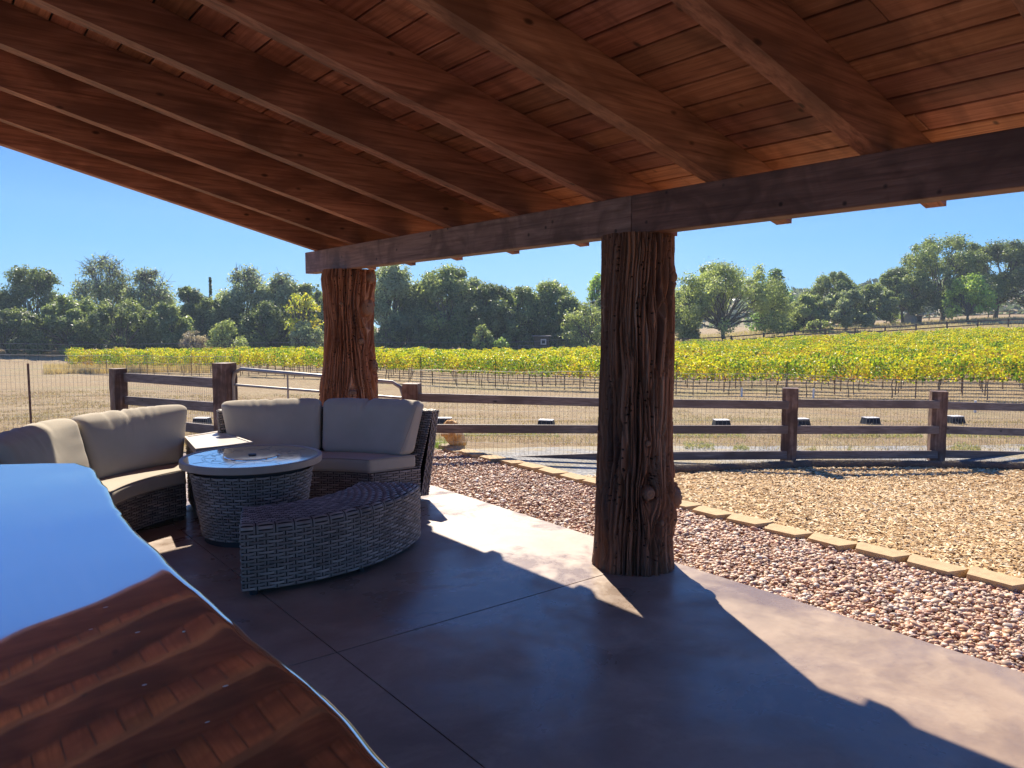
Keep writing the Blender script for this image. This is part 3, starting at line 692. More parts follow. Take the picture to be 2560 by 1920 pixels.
def cushion(name, A0, A1, B0, B1, parent, r=.045, puff=.0, n=(44, 22, 12), tuck=None, seed=0, label=None, wr=.0, bellyz=0):
    """A0/A1: curves at front-bottom / front-top, B0/B1: back-bottom / back-top. The pillow fills the volume between."""
    n1, n2, n3 = n; A0, A1, B0, B1 = [resample(c, 60) for c in (A0, A1, B0, B1)]
    L = np.linalg.norm(np.diff(A0, axis=0), axis=1).sum(); Hh = np.linalg.norm(A1 - A0, axis=1).mean(); Tt = np.linalg.norm(B0 - A0, axis=1).mean()
    half = np.array([L, Hh, Tt]) / 2; r = min(r, half.min() * .98)
    pts = []; faces = []; base = 0
    def face(ax, sgn, na, nb):
        nonlocal base
        oa, ob = [k for k in range(3) if k != ax]
        a = np.linspace(-1, 1, na); a = np.sign(a) * np.abs(a) ** .85; c = np.linspace(-1, 1, nb); c = np.sign(c) * np.abs(c) ** .85
        Aa, Bb = np.meshgrid(a, c, indexing='ij'); P = np.zeros(Aa.shape + (3,)); P[..., ax] = sgn; P[..., oa] = Aa; P[..., ob] = Bb
        i, j = np.meshgrid(np.arange(na - 1), np.arange(nb - 1), indexing='ij')
        q = np.stack([i * nb + j, (i + 1) * nb + j, (i + 1) * nb + j + 1, i * nb + j + 1], -1).reshape(-1, 4) + base
        if (sgn > 0) != (ax == 1): q = q[:, ::-1]
        pts.append(P.reshape(-1, 3)); faces.append(q); base += na * nb
    for ax, (na, nb) in ((0, (n2, n3)), (1, (n1, n3)), (2, (n1, n2))):
        face(ax, -1, na, nb); face(ax, 1, na, nb)
    P = np.concatenate(pts); Q = P * half; inn = np.clip(Q, -(half - r), half - r); dlt = Q - inn; ln = np.linalg.norm(dlt, axis=1)
    Q = inn + dlt / np.maximum(ln, 1e-9)[:, None] * r * np.minimum(ln / (r * .55), 1)[:, None]
    q = Q / half; u, v, t_ = q.T
    pf = puff * (1 - u ** 4) * (1 - v ** 4); t2 = t_ * (1 + pf / (Tt / 2)); v2 = v * (1 + (puff * .5 / (Hh / 2)) * (1 - u ** 6) * (1 - t_ ** 2) * 1.)
    if wr:
        # gathered tucks along the top edge
        rng = np.random.default_rng(seed); nn = 0
        top = np.clip((v + .0) / 1., 0, 1) ** 1.5
        for _ in range(11):
            uc = rng.normal(tuck if tuck is not None else 0, .33); sp = rng.uniform(.022, .045); ln_ = rng.uniform(.25, .8); sk = rng.uniform(-.5, .5)
            env = np.clip((v - (1 - ln_ * 1.3)) / (ln_ * 1.3), 0, 1); nn = nn - np.exp(-((u - uc - sk * (1 - v) * .4) / sp) ** 2) * env * rng.uniform(.5, 1)
        if tuck is not None:
            nn = nn - 1.6 * np.exp(-((u - tuck - .06 * (1 - v)) / .028) ** 2) * np.clip((v + .5) / 1.5, 0, 1)
        lowf = fbm(u * 2.2 + seed, v * 2.2, t_ * .5, 2, seed) - .5
        t2 = t2 + np.sign(t_) * (nn * wr + lowf * wr * 1.2) / (Tt / 2) * (1 - v ** 8 * .3); v2 = v2 + nn * wr * .8 / (Hh / 2) * np.clip(v, 0, 1) ** 4
    uu = (u + 1) / 2; vv_ = (v2 + 1) / 2; tt = (t2 + 1) / 2; tk = np.linspace(0, 1, 60)
    I = lambda Cv: np.stack([np.interp(uu, tk, Cv[:, k]) for k in range(3)], -1)
    a0, a1, b0, b1 = I(A0), I(A1), I(B0), I(B1); vv_ = vv_[:, None]; tt = tt[:, None]
    W_ = (a0 * (1 - vv_) + a1 * vv_) * (1 - tt) + (b0 * (1 - vv_) + b1 * vv_) * tt
    o = mk(name, W_, np.concatenate(faces), m_fab, parent, smooth=True, loc=(0, 0, 0))
    o.modifiers.new('weld', 'WELD').merge_threshold = .0008
    return o
def piping(parent, curves, r=.0045, loc=None):
    b = B()
    for c in curves: b.tube(resample(c, 60), r, 6)
    o = b.build('piping', m_pipe, smooth=True, loc=(0, 0, 0)); o.parent = parent; o.matrix_parent_inverse.identity()
    # parent (cushion) sits at -thing.location relative to its thing, so local coordinates are world ones
    return o

SC = (2.0, 5.25)
def sofa(a_in, a_out, splits, label, seed, wedge_end=None, cushlabels=None, tucks=None, rin=1.16, dA=(2.5, 0.2)):
    """a_in/a_out: start,end angle (deg) of inner and outer arcs"""
    am = math.radians((a_in[0] + a_in[1]) / 2); t = thing('curved_sofa', (SC[0] + 1.4 * math.cos(am), SC[1] + 1.4 * math.sin(am), 0), label, 'sofa', 'curved wicker sofas round the fire table')
    n = 40; z0 = .035; zs = .29
    inn = lambda z, r=rin, d0=0, d1=0: arc(SC, r, a_in[0] + d0, a_in[1] + d1, z, n)
    out = lambda z, r: arc(SC, r, a_out[0], a_out[1], z, n)
    fr = lambda f, z, i0=0, i1=0: inn(z) * (1 - f) + out(z, 1.64) * f      # fraction between inner and outer
    rng = np.random.default_rng(seed); b = B()
    weave(b, Ruled(inn(z0), inn(zs), flip=True), rng=rng)
    weave(b, Ruled(out(z0, 1.645), out(.79, 1.80)), rng=rng)
    e0 = lambda z0_, z1_, f0, f1, k: Ruled([fr(f0, z0_)[k], fr(f1, z0_)[k]], [fr(f0, z1_)[k], fr(f1, z1_)[k]], flip=(k != 0))
    for k in (0, -1): weave(b, e0(z0, zs, 0, .86, k), rng=rng)
    b.grid(np.stack([inn(zs), fr(.86, zs)], 1), col=(.5, .5, .5), mi=0)
    b.build('base', WM, t, col=True, smooth=True, loc=(0, 0, 0))
    # wicker back rest panel: front face and top edge, end faces
    b = B(); fb0 = fr(.86, z0); ft = arc(SC, 1.715, a_out[0], a_out[1], .79, n) ; ob0 = out(z0, 1.645); ot = out(.79, 1.80)
    weave(b, Ruled(fr(.86, zs), ft, flip=True), rng=rng); weave(b, Ruled(ft, ot, flip=True), rng=rng)
    for k, fl in ((0, True), (-1, False)):
        weave(b, Ruled([fb0[k], ft[k]], [ob0[k], ot[k]], flip=fl, n=20), rng=rng, cw=.03, rh_=.02)
    b.build('backrest', WM, t, col=True, smooth=True, loc=(0, 0, 0))
    # feet
    for f_, k in ((.08, 1), (.9, 1), (.08, -2), (.9, -2)):
        b = B(); p = fr(f_, 0)[k]; b.tube([(p[0], p[1], 0), (p[0], p[1], .04)], .02, 10); b.build('foot', m_black, t, loc=(0, 0, 0))
    # seat cushion
    ci = inn(0, rin - .03); co = fr(.80, 0)
    def Z(c, z): c = c.copy(); c[:, 2] = z; return c
    s_ = cushion('seat_cushion', Z(ci, .30), Z(ci, .415), Z(co, .30), Z(co, .415), t, r=.022, puff=.012, n=(60, 14, 26), seed=seed)
    piping(s_, [Z(ci, .413), Z(ci, .303), [Z(ci, .413)[0], Z(co, .413)[0]], [Z(ci, .303)[0], Z(co, .303)[0]]], .004)
    # back cushions
    for q in range(len(splits) - 1):
        f0, f1 = splits[q], splits[q + 1]
        def sub(c): c = resample(c, 60); i0, i1 = int(f0 * 59 + .5), int(f1 * 59 + .5); c = c[i0:i1 + 1]; g_ = .012; d = c[-1] - c[0]; d = d / np.linalg.norm(d) * g_; c = c.copy(); c[0] = c[0] + d; c[-1] = c[-1] - d; return c
        A0 = sub(Z(fr(.52, 0), .42)); B0_ = sub(Z(fr(.80, 0), .42)); A1 = sub(arc(SC, 1.60, a_out[0] + dA[0], a_out[1] + dA[1], .87, n)); B1 = sub(arc(SC, 1.74, a_out[0] + dA[0], a_out[1] + dA[1], .87, n))
        c_ = cushion('back_cushion', A0, A1, B0_, B1, t, r=.048, puff=.035, n=(56, 40, 14), seed=seed + q * 7, wr=.0075, tuck=tucks[q])
        if cushlabels: c_['label'] = cushlabels[q]
        if q == 0 and seed == 1:
            piping(c_, [[A0[0] + [0, 0, .02], (A0[0] + A1[0]) / 2 + [.0, -.012, 0], A1[0] + [0, 0, -.02]]], .004)
    return t
sR = sofa((28, 80), (17.5, 86), (0, .53, 1), 'curved wicker sofa with two taupe back cushions in front of the far trunk post', 1, tucks=(.12, .05), cushlabels=('right taupe back cushion beside the open wicker end', 'left taupe back cushion next to the square side table'))
sL = sofa((108, 168), (97.5, 173), (0, .47, 1), 'curved wicker sofa at the left edge with sunlit cream cushions', 5, tucks=(.1, .0), cushlabels=('long shaded back cushion next to the side table', 'sunlit back cushion at the left edge of the picture'), dA=(-2., -2.))

m_tile = M('side_table_tile', .28, spec=.5); n_ = m_tile.noise(m_tile.coord(), 12, 4); m_tile.color(m_tile.ramp(n_, [(.3, (.60, .55, .48)), (.7, (.68, .64, .57))])); m_tile = m_tile.m
m_frame = simple('taupe_frame', (.40, .32, .255), .5, 10, .08)
def side_table():
    t = thing('side_table', (1.95, 6.6, 0), 'low wedge shaped side table with pale tiled top between the sofas', 'side table')
    q = np.array([(1.69, 6.17), (2.165, 6.20), (2.15, 7.06), (1.80, 6.90)]); zt = .60
    b = B(); V = np.concatenate([np.c_[q, np.full(4, zt - .055)], np.c_[q, np.full(4, zt)]]); b.add(V, [[0, 1, 5, 4], [1, 2, 6, 5], [2, 3, 7, 6], [3, 0, 4, 7], [0, 3, 2, 1]])
    cen = q.mean(0); qi = cen + (q - cen) * .9; qj = cen + (q - cen) * .885
    Vr = np.concatenate([np.c_[q, np.full(4, zt)], np.c_[qi, np.full(4, zt)]]); b.add(Vr, [[i, (i + 1) % 4, 4 + (i + 1) % 4, 4 + i] for i in range(4)])
    Vr = np.concatenate([np.c_[qi, np.full(4, zt)], np.c_[qj, np.full(4, zt - .006)]]); b.add(Vr, [[i, (i + 1) % 4, 4 + (i + 1) % 4, 4 + i] for i in range(4)])
    bevel(b.build('table_frame', m_frame, t, loc=(0, 0, 0)), .004, 2)
    b = B(); b.add(np.c_[qj, np.full(4, zt - .0055)], [[0, 1, 2, 3]]); b.build('table_top', m_tile, t, loc=(0, 0, 0))
    qb = cen + (q - cen) * .93; b = B(); rng = np.random.default_rng(3)
    for i in range(4):
        a, c_ = np.r_[qb[i], 0], np.r_[qb[(i + 1) % 4], 0]; weave(b, Ruled([a + [0, 0, .03], c_ + [0, 0, .03]], [a + [0, 0, zt - .055], c_ + [0, 0, zt - .055]], n=20), rng=rng)
    b.build('base', WM, t, col=True, smooth=True, loc=(0, 0, 0))
side_table()

def fire_table():
    C = (1.935, 5.59); t = thing('fire_table', (C[0], C[1], 0), 'round fire pit table with pale tiled top on a tapered wicker drum', 'fire pit table')
    Rt = .505; zt = .60
    prof = [(.0, zt - .05), (Rt - .03, zt - .052), (Rt - .004, zt - .05), (Rt, zt - .046), (Rt, zt - .004), (Rt - .004, zt), (Rt - .028, zt), (Rt - .031, zt - .004)]
    th = np.linspace(0, 2 * math.pi, 129); b = B()
    b.grid(np.array([[(C[0] + r * math.cos(a), C[1] + r * math.sin(a), z) for a in th] for r, z in prof]), flip=True); b.build('rim', m_frame, t, smooth=False, loc=(0, 0, 0))
    m = M('fire_table_tile', .14, spec=.9); m.b.inputs['IOR'].default_value = 2.3; n1 = m.noise(m.coord(), 7, 4); c = m.ramp(n1, [(.3, (.20, .19, .18)), (.7, (.27, .255, .24))]); m.color(c)
    gl = m.n('BsdfGlossy'); gl.inputs['Roughness'].default_value = .08; lw = m.n('LayerWeight'); lw.inputs['Blend'].default_value = .6; mx = m.n('MixShader'); m.l(m.ramp(lw.outputs['Fresnel'], [(0., .15), (.7, .75), (1., .95)]), mx.inputs[0]); m.l(m.b.outputs[0], mx.inputs[1]); m.l(gl.outputs[0], mx.inputs[2]); m.l(mx.outputs[0], m.out.inputs[0])
    b = B(); ri = Rt - .031; b.grid(np.array([[(C[0] + r * math.cos(a), C[1] + r * math.sin(a), zt - .0035) for a in th] for r in (.001, ri)]), flip=True)
    top = b.build('tile_top', m.m, t, loc=(0, 0, 0))
    mg = simple('inlay_line', (.13, .13, .14), .6)
    def sub(nm, bb, mt):
        o = bb.build(nm, mt, smooth=False, loc=(0, 0, 0)); o.parent = top
    b = B()
    for r in (.335, .35, .215):      # engraved rings and compass marks
        b.grid(np.array([[(C[0] + (r + d) * math.cos(a), C[1] + (r + d) * math.sin(a), zt - .0025) for a in th] for d in (-.0009, .0009)]), flip=True)
    for k in range(16):
        a = k * math.pi / 8 + .1; r0, r1 = (.25, .33) if k % 2 else (.36, .44)
        d = np.array([math.cos(a), math.sin(a), 0]); b.bar(np.array([C[0], C[1], zt - .003]) + d * r0, np.array([C[0], C[1], zt - .003]) + d * r1, .0016, .0015)
        if k % 2 == 0:
            for s_ in (-1, 1):
                e = np.array([math.cos(a + s_ * .18), math.sin(a + s_ * .18), 0]); b.bar(np.array([C[0], C[1], zt - .003]) + d * .31, np.array([C[0], C[1], zt - .003]) + e * .26, .002, .0015)
    sub('inlay', b, mg)
    b = B(); pr = [(.001, zt + .004), (.19, zt + .004), (.197, zt + .001), (.197, zt - .004)]
    b.grid(np.array([[(C[0] + r * math.cos(a), C[1] + r * math.sin(a), z) for a in th] for r, z in pr]), flip=True); b.build('burner_lid', m.m, t, loc=(0, 0, 0))
    b = B(); b.tube([(C[0], C[1], zt + .004), (C[0], C[1], zt + .012)], .028, 16); b.build('lid_knob', m_black, t, loc=(0, 0, 0))
    b = B(); rr = arc(C, .40, 0, 360, .52, 80); lo = arc(C, .36, 0, 360, .04, 80); weave(b, Ruled(lo, arc(C, .435, 0, 360, .515, 80), n=100), rng=np.random.default_rng(7), cw=.048, rh_=.0215)
    b.build('base', WM, t, col=True, smooth=True, loc=(0, 0, 0))
    b = B(); b.tube([(C[0], C[1], .5), (C[0], C[1], .556)], .40, 48); b.build('collar', m_black, t, loc=(0, 0, 0))
    b = B(); b.tube([(C[0], C[1], 0), (C[0], C[1], .045)], .35, 48); b.build('plinth', m_black, t, loc=(0, 0, 0))
fire_table()

def bench():
    C = (1.86, 5.54); a0, a1 = -110, -42; t = thing('curved_bench', (1.9, 4.6, 0), 'backless curved wicker bench in front of the fire table', 'bench')
    zb, zt = .035, .425; Ro, Ri = 1.30, .83; rr = .035
    o = lambda r, z, d=0: arc(C, r, a0 + d, a1 - d, z, 50); b = B(); rng = np.random.default_rng(12)
    d = math.degrees(rr / 1.3)
    weave(b, Ruled(o(Ro, zb), o(Ro, zt - rr)), rng=rng); weave(b, Ruled(o(Ri, zb), o(Ri, zt - rr), flip=True), rng=rng)
    # rounded shoulders then the top
    prevs = [(Ro, zt - rr)] + [(Ro - rr * (1 - math.cos(q)), zt - rr + rr * math.sin(q)) for q in (math.pi / 4, math.pi / 2)]
    for (r0, z0), (r1, z1) in zip(prevs[:-1], prevs[1:]): weave(b, Ruled(o(r0, z0), o(r1, z1)), rng=rng, rh_=.027)
    prevs = [(Ri, zt - rr)] + [(Ri + rr * (1 - math.cos(q)), zt - rr + rr * math.sin(q)) for q in (math.pi / 4, math.pi / 2)]
    for (r0, z0), (r1, z1) in zip(prevs[:-1], prevs[1:]): weave(b, Ruled(o(r0, z0), o(r1, z1), flip=True), rng=rng, rh_=.027)
    weave(b, Ruled(o(Ro - rr, zt), o(Ri + rr, zt)), rng=rng, cw=.042, rh_=.029)
    for k, fl in ((0, True), (-1, False)):
        p = lambda r, z: o(r, z)[k]
        weave(b, Ruled([p(Ro, zb), p(Ri, zb)], [p(Ro - .01, zt - .012), p(Ri + .01, zt - .012)], flip=fl, n=20), rng=rng)
    b.build('seat', WM, t, col=True, smooth=True, loc=(0, 0, 0))
    for r, k in ((Ro - .05, 2), (Ri + .05, 2), (Ro - .05, -3), (Ri + .05, -3), (Ro - .05, 25)):
        p = o(r, 0)[k]; b = B(); b.tube([(p[0], p[1], 0), (p[0], p[1], .05)], .024, 10); b.build('foot', m_black, t, loc=(0, 0, 0))
bench()

# ================================================================== FENCES
P0, P1, P3, P4, P5, P6, P7, P8 = [np.array(p, float) for p in ((2.40, 12.74), (3.07, 9.80), (4.74, 7.99), (6.88, 6.58), (8.73, 5.34), (10.86, 4.43), (13.15, 3.75), (15.5, 3.2))]
def post(t, xy, ytop, w_=.19, seed=0, ang=.4, mat=None, dz=0):
    z1 = zpix(ytop, xy) + dz; z0 = float(zg(*xy)) - .1; b = B(); n = 14; rng = np.random.default_rng(seed)
    zz = np.linspace(z0, z1, n); rings = []
    for z in zz:
        k = np.array([(-1, -1), (0, -1.03), (1, -1), (1.03, 0), (1, 1), (0, 1.03), (-1, 1), (-1.03, 0)]) * w_ / 2 + rng.uniform(-.004, .004, (8, 2))
        c_, s_ = math.cos(ang), math.sin(ang); k = k @ np.array([[c_, s_], [-s_, c_]]); rings.append(np.c_[k + xy, np.full(8, z)])
    V = np.array(rings); j = np.arange(8)
    for i in range(n - 1): b.add(np.concatenate([V[i], V[i + 1]]), np.stack([j, (j + 1) % 8, 8 + (j + 1) % 8, 8 + j], -1))
    b.add(V[-1], [list(range(8))]); o = b.build('post', mat or m_tie, t, loc=(xy[0], xy[1], z0)); o.modifiers.new('weld', 'WELD').merge_threshold = .001; return o
def rail(t, a, ya, b_, yb, th_=.045, hh=.105, side=-.06):
    za, zb = zpix(ya, a), zpix(yb, b_); d = np.r_[b_ - a, zb - za]; L = np.linalg.norm(d); n = np.array([-(b_ - a)[1], (b_ - a)[0]]) / np.linalg.norm(b_ - a) * side
    b = B(); b.box((0, 0, 0), (L - .05, th_, hh)); o = b.build('rail', m_rail); o.parent = t
    mid = np.r_[(a + b_) / 2 + n, (za + zb) / 2]; o.location = tuple(mid - np.array(t.location)); o.rotation_euler = (0, -math.asin(d[2] / L), math.atan2(d[1], d[0])); bevel(o, .006, 2); return o
rf = thing('rail_fence', (P3[0], P3[1], float(zg(*P3))), 'weathered three rail timber fence running right behind the wood chips', 'fence')
for i, (p, y, a_) in enumerate([(P3, 828, .75), (P4, 834, .6), (P5, 838, .55), (P6, 845, .6), (P7, 850, .3), (P8, 856, .2)]): post(rf, p, y, .19, 20 + i, a_)
RY = [(P3, P4, (857, 869), (924, 926), (1001, 984)), (P4, P5, (869, 874), (926, 926.5), (984, 981)), (P5, P6, (870.5, 873), (927, 927), (981, 980)), (P6, P7, (875, 881), (927, 935), (979, 983)), (P7, P8, (881, 887), (935, 941), (983, 990))]
for a, b_, *ys in RY:
    for ya, yb in ys: rail(rf, a, ya, b_, yb)
lf = thing('rail_fence', (P1[0], P1[1], float(zg(*P1))), 'short weathered timber fence panel left of the tubular gate', 'fence')
post(lf, P0, 796, .19, 30, .2); post(lf, P1, 784, .21, 31, .55)
for ya, yb in ((815, 830), (865, 883), (908, 934)): rail(lf, P0, ya, P1, yb, hh=.13, side=.06)
# tubular gate
def gate():
    t = thing('field_gate', (P1[0], P1[1], float(zg(*P1))), 'grey tubular metal gate with rounded corner beyond the sofas', 'gate')
    a = P1 + (P3 - P1) * .045; c_ = P3 - (P3 - P1) * .045; q = lambda f_, z: np.r_[a + (c_ - a) * f_, z]
    z0a, z1a = zpix(797, a), zpix(826, c_); zbot = -.02; r = .055
    pts = [q(.0, zbot), q(0, z0a - .14), q(.012, z0a - .05), q(.05, z0a), q(.5, (z0a + z1a) / 2 + .0), q(.94, z1a + .0), q(.985, z1a - .06), q(1, z1a - .16), q(1, zbot), q(.5, zbot), q(0, zbot)]
    b = B(); b.tube(pts, .024, 10); b.build('gate_frame', m_metal, t, smooth=True, loc=(0, 0, 0))
    for ya, yb in ((831, 860), (872, 893)):
        b = B(); b.tube([q(.0, zpix(ya, a)), q(1, zpix(yb, c_))], .016, 8); b.build('crossbar', m_metal, t, smooth=True, loc=(0, 0, 0))
    for f_ in (.33, .66):
        b = B(); b.tube([q(f_, zbot), q(f_, z0a + (z1a - z0a) * f_)], .012, 8); b.build('upright', m_metal, t, smooth=True, loc=(0, 0, 0))
    b = B(); p = q(-.03, z0a - .18); b.tube([p, p + [.0, -.0, .1]], .018, 8); b.tube([p + [-.03, 0, .05], q(.01, z0a - .13)], .01, 6); b.build('hinge', m_metal, t, loc=(0, 0, 0))
gate()
def wire_mesh(t, path, tops, off=.0, r=.0017, dx=.055, dy=.1, hz=1.2, name='wire_mesh', bot=None):
    b = B()
    for (a, c_), (za, zc) in zip(zip(path[:-1], path[1:]), zip(tops[:-1], tops[1:])):
        L = np.linalg.norm(c_ - a); n = int(L / dx); n_ = np.array([-(c_ - a)[1], (c_ - a)[0]]) / L * off
        f_ = np.linspace(0, 1, n + 1); X = a[0] + (c_[0] - a[0]) * f_ + n_[0]; Y = a[1] + (c_[1] - a[1]) * f_ + n_[1]; ZT = za + (zc - za) * f_ + .008 * np.sin(f_ * 9); ZB = zg(X, Y) - .02
        # verticals as 3-sided prisms
        k = np.array([0, 2.094, 4.188]); ox = r * np.cos(k); oy = r * np.sin(k)
        V = np.zeros((n + 1, 2, 3, 3)); V[..., 0] = X[:, None, None] + ox; V[..., 1] = Y[:, None, None] + oy; V[:, 0, :, 2] = ZB[:, None]; V[:, 1, :, 2] = ZT[:, None]
        q = np.array([(0, 1, 4, 3), (1, 2, 5, 4), (2, 0, 3, 5)]); b.add(V.reshape(-1, 3), (q[None] + (np.arange(n + 1) * 6)[:, None, None]).reshape(-1, 4))
        rows = int(hz / dy)
        for j in range(rows):
            fz = ZT - j * dy; seg = np.arange(0, n + 1, 6); seg = np.r_[seg, n] if seg[-1] != n else seg
            b.tube(np.stack([X[seg], Y[seg], np.maximum(fz[seg], ZB[seg])], -1), r * (1.25 if j == 0 else 1.), 3, cap=False)
    return b.build(name, m_wire, t, loc=(0, 0, 0))
wire_mesh(rf, [P3, P4, P5, P6, P7, P8], [zpix(801, P3), zpix(806, P4), zpix(810, P5), zpix(827, P6), zpix(832, P7), zpix(838, P8)], off=.12)
wire_mesh(lf, [P0, P1], [zpix(769, P0), zpix(772, P1)], off=.12)
wf = thing('wire_fence', (1.27, 13.0, float(zg(1.27, 13.0))), 'welded wire field fence with thin rusty steel posts at the left', 'fence')
WL = [np.array(p, float) for p in ((-4.5, 14.6), (-1.8, 13.75), (1.27, 13.0), (2.32, 12.80))]
wire_mesh(wf, WL, [zpix(776, WL[0]), zpix(771, WL[1]), zpix(767, WL[2]), zpix(768, WL[3])])
for p, y in zip(WL[:3], (792, 788, 785)):
    b = B(); z1 = zpix(y, p); z0 = float(zg(*p)) - .1; b.bar((p[0], p[1], z0), (p[0], p[1], z1), .035, .012, up=(rh[0], rh[1], 0)); b.bar((p[0] + .0, p[1] - .016, z0), (p[0], p[1] - .016, z1), .008, .03, up=(rh[0], rh[1], 0)); b.build('steel_post', m_rust, wf, loc=(0, 0, 0))
gm = thing('gate_wire', (0, 0, 0), 'x', 'x'); bpy.data.objects.remove(gm)

# straw wattle
def wattle():
    P = resample(WPa, 260); P[:, 2] = zg(P[:, 0], P[:, 1]) + .045; n = 22; r0 = .056
    s = np.arange(260) * .05; rad = r0 * (.9 + .25 * fbm(s * .8, 0, 0, 3, 4)); T = np.gradient(P, axis=0); T /= np.linalg.norm(T, axis=1)[:, None]; A = np.cross(T, [0, 0, 1.]); A /= np.linalg.norm(A, axis=1)[:, None]
    th = np.arange(n + 1) * 2 * math.pi / n; V = P[:, None] + (rad[:, None] * (1 + .22 * (fbm(s[:, None] * 6, np.cos(th) * 3, np.sin(th) * 3, 3, 9) - .5)))[..., None] * (A[:, None] * np.cos(th)[None, :, None] + np.array([0, 0, 1.]) * np.sin(th)[None, :, None])
    b = B(); b.grid(V, col=(.16, .115, .085))
    rng = np.random.default_rng(2); N = 9000; i = rng.integers(0, 259, N); a = rng.uniform(0, math.pi * 1.0, N); nr = A[i] * np.cos(a)[:, None] + np.array([0, 0, 1.]) * np.sin(a)[:, None]
    p = P[i] + nr * rad[i][:, None] * .97 + T[i] * rng.uniform(0, .05, (N, 1)); d = T[i] * rng.normal(0, .6, (N, 1)) + np.cross(T[i], nr) * rng.normal(0, 1, (N, 1)) + nr * rng.uniform(.0, .5, (N, 1)); d /= np.linalg.norm(d, axis=1)[:, None]
    L = rng.uniform(.02, .06, (N, 1)); sd = np.cross(d, nr); sd /= np.linalg.norm(sd, axis=1)[:, None] + 1e-9
    V = np.stack([p - sd * .002, p + sd * .002, p + d * L], 1); c = np.array([(.22, .17, .12), (.30, .24, .17), (.12, .09, .07)])[rng.integers(0, 3, N)]
    b.add(V.reshape(-1, 3), np.arange(N * 3).reshape(-1, 3), np.repeat(c, 3, 0))
    tag(b.build('straw_wattle', m_grass, col=True, loc=P[100]), 'long dark straw wattle roll lying along the foot of the rail fence', 'straw wattle')
wattle()

# black tubs in the field
BX_ = [(437, 918, 15.5, 'in the gap between the two sofas'), (960, 913, 15.5, 'just above the golden rock'), (1180, 915, 15.0, 'midway between the rock and the near trunk post'), (1558, 916, 15., 'first one right of the near trunk post'), (1729, 915, 15.3, 'half hidden by the fence post with the paler face'), (1880, 917, 15.6, 'midway between the two right hand fence posts'), (2062, 918, 16., 'right of the last full fence post')]
tub0 = None
def tub():
    b = B(); wb, wt, db, dt, h_ = .33, .28, .25, .20, .14
    V = [(-wb / 2, -db / 2, 0), (wb / 2, -db / 2, 0), (wb / 2, db / 2, 0), (-wb / 2, db / 2, 0), (-wt / 2, -dt / 2, h_), (wt / 2, -dt / 2, h_), (wt / 2, dt / 2, h_), (-wt / 2, dt / 2, h_)]
    b.add(V, [[0, 1, 5, 4], [1, 2, 6, 5], [2, 3, 7, 6], [3, 0, 4, 7], [3, 2, 1, 0], [4, 5, 6, 7]])
    for i in range(8):
        f_ = (i + .5) / 8 - .5; b.bar((f_ * wb, -db / 2 - .002, .0), (f_ * wt, -dt / 2 - .002, h_), .014, .016, up=(1, 0, 0)); b.bar((f_ * wb, db / 2 + .002, .0), (f_ * wt, dt / 2 + .002, h_), .014, .016, up=(1, 0, 0))
    return b
for i, (px, py, D, wh) in enumerate(BX_):
    p = at(px, py, D); p[2] = float(zg(p[0], p[1])); t = thing('ribbed_tub', p, 'black ribbed tub, ' + wh, 'tub', 'black ribbed tubs standing in the dry field')
    t.rotation_euler = (0, 0, -YAW + (-.25 if i == 2 else .05 * i - .1))
    if tub0 is None:
        o = tub().build('tub_body', m_black); o.parent = t; b = B(); b.box((0, 0, .147), (.29, .21, .012)); l_ = b.build('lid', m_lid); l_.parent = t; tub0 = (o, l_)
    else:
        for s_ in tub0: c_ = s_.copy(); sc.collection.objects.link(c_); c_.parent = t

# ================================================================== FOLIAGE
def leaf_cards(pos, nrm, size, rng, aspect=.75, fold=True):
    """one bent diamond (2 tris as quad) per leaf"""
    n = len(pos); nrm = nrm / (np.linalg.norm(nrm, axis=1)[:, None] + 1e-9)
    a = rng.normal(size=(n, 3)); a -= nrm * (a * nrm).sum(1)[:, None]; a /= np.linalg.norm(a, axis=1)[:, None] + 1e-9; b_ = np.cross(nrm, a)
    s = size[:, None]; V = np.stack([pos - a * s, pos + b_ * s * aspect + nrm * s * .18, pos + a * s, pos - b_ * s * aspect + nrm * s * .18], 1)
    return V.reshape(-1, 3), np.arange(n * 4).reshape(-1, 4)
PAL = {
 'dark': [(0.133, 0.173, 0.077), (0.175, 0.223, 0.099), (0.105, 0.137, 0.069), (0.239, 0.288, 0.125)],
 'oak': [(0.183, 0.238, 0.099), (0.239, 0.302, 0.125), (0.140, 0.187, 0.084), (0.336, 0.389, 0.168)],
 'olive': [(0.280, 0.346, 0.140), (0.379, 0.446, 0.183), (0.224, 0.274, 0.112), (0.448, 0.504, 0.224)],
 'grey': [(0.265, 0.317, 0.183), (0.349, 0.403, 0.239), (0.196, 0.245, 0.140), (0.420, 0.475, 0.295)],
 'light': [(0.308, 0.446, 0.099), (0.420, 0.576, 0.140), (0.224, 0.331, 0.077), (0.532, 0.648, 0.183)],
 'yellow': [(0.616, 0.600, 0.078), (0.515, 0.552, 0.090), (0.381, 0.456, 0.090), (0.672, 0.576, 0.078)],
 'pine': [(0.140, 0.230, 0.084), (0.196, 0.317, 0.105), (0.105, 0.173, 0.069), (0.265, 0.389, 0.140)],
 'bare': [(0.392, 0.331, 0.295), (0.308, 0.259, 0.231), (0.463, 0.389, 0.349), (0.349, 0.288, 0.265)]}
def branch(b, p, q, r0, r1, rng, n=7, sag=.1):
    t = np.linspace(0, 1, n)[:, None]; L = np.linalg.norm(q - p); P = p * (1 - t) + q * t + np.array([0, 0, 1]) * (np.sin(t * math.pi) * L * sag) + rng.normal(0, L * .025, (n, 3)) * np.sin(t * math.pi)
    b.tube(P, np.linspace(r0, r1, n), 6, cap=False); return P
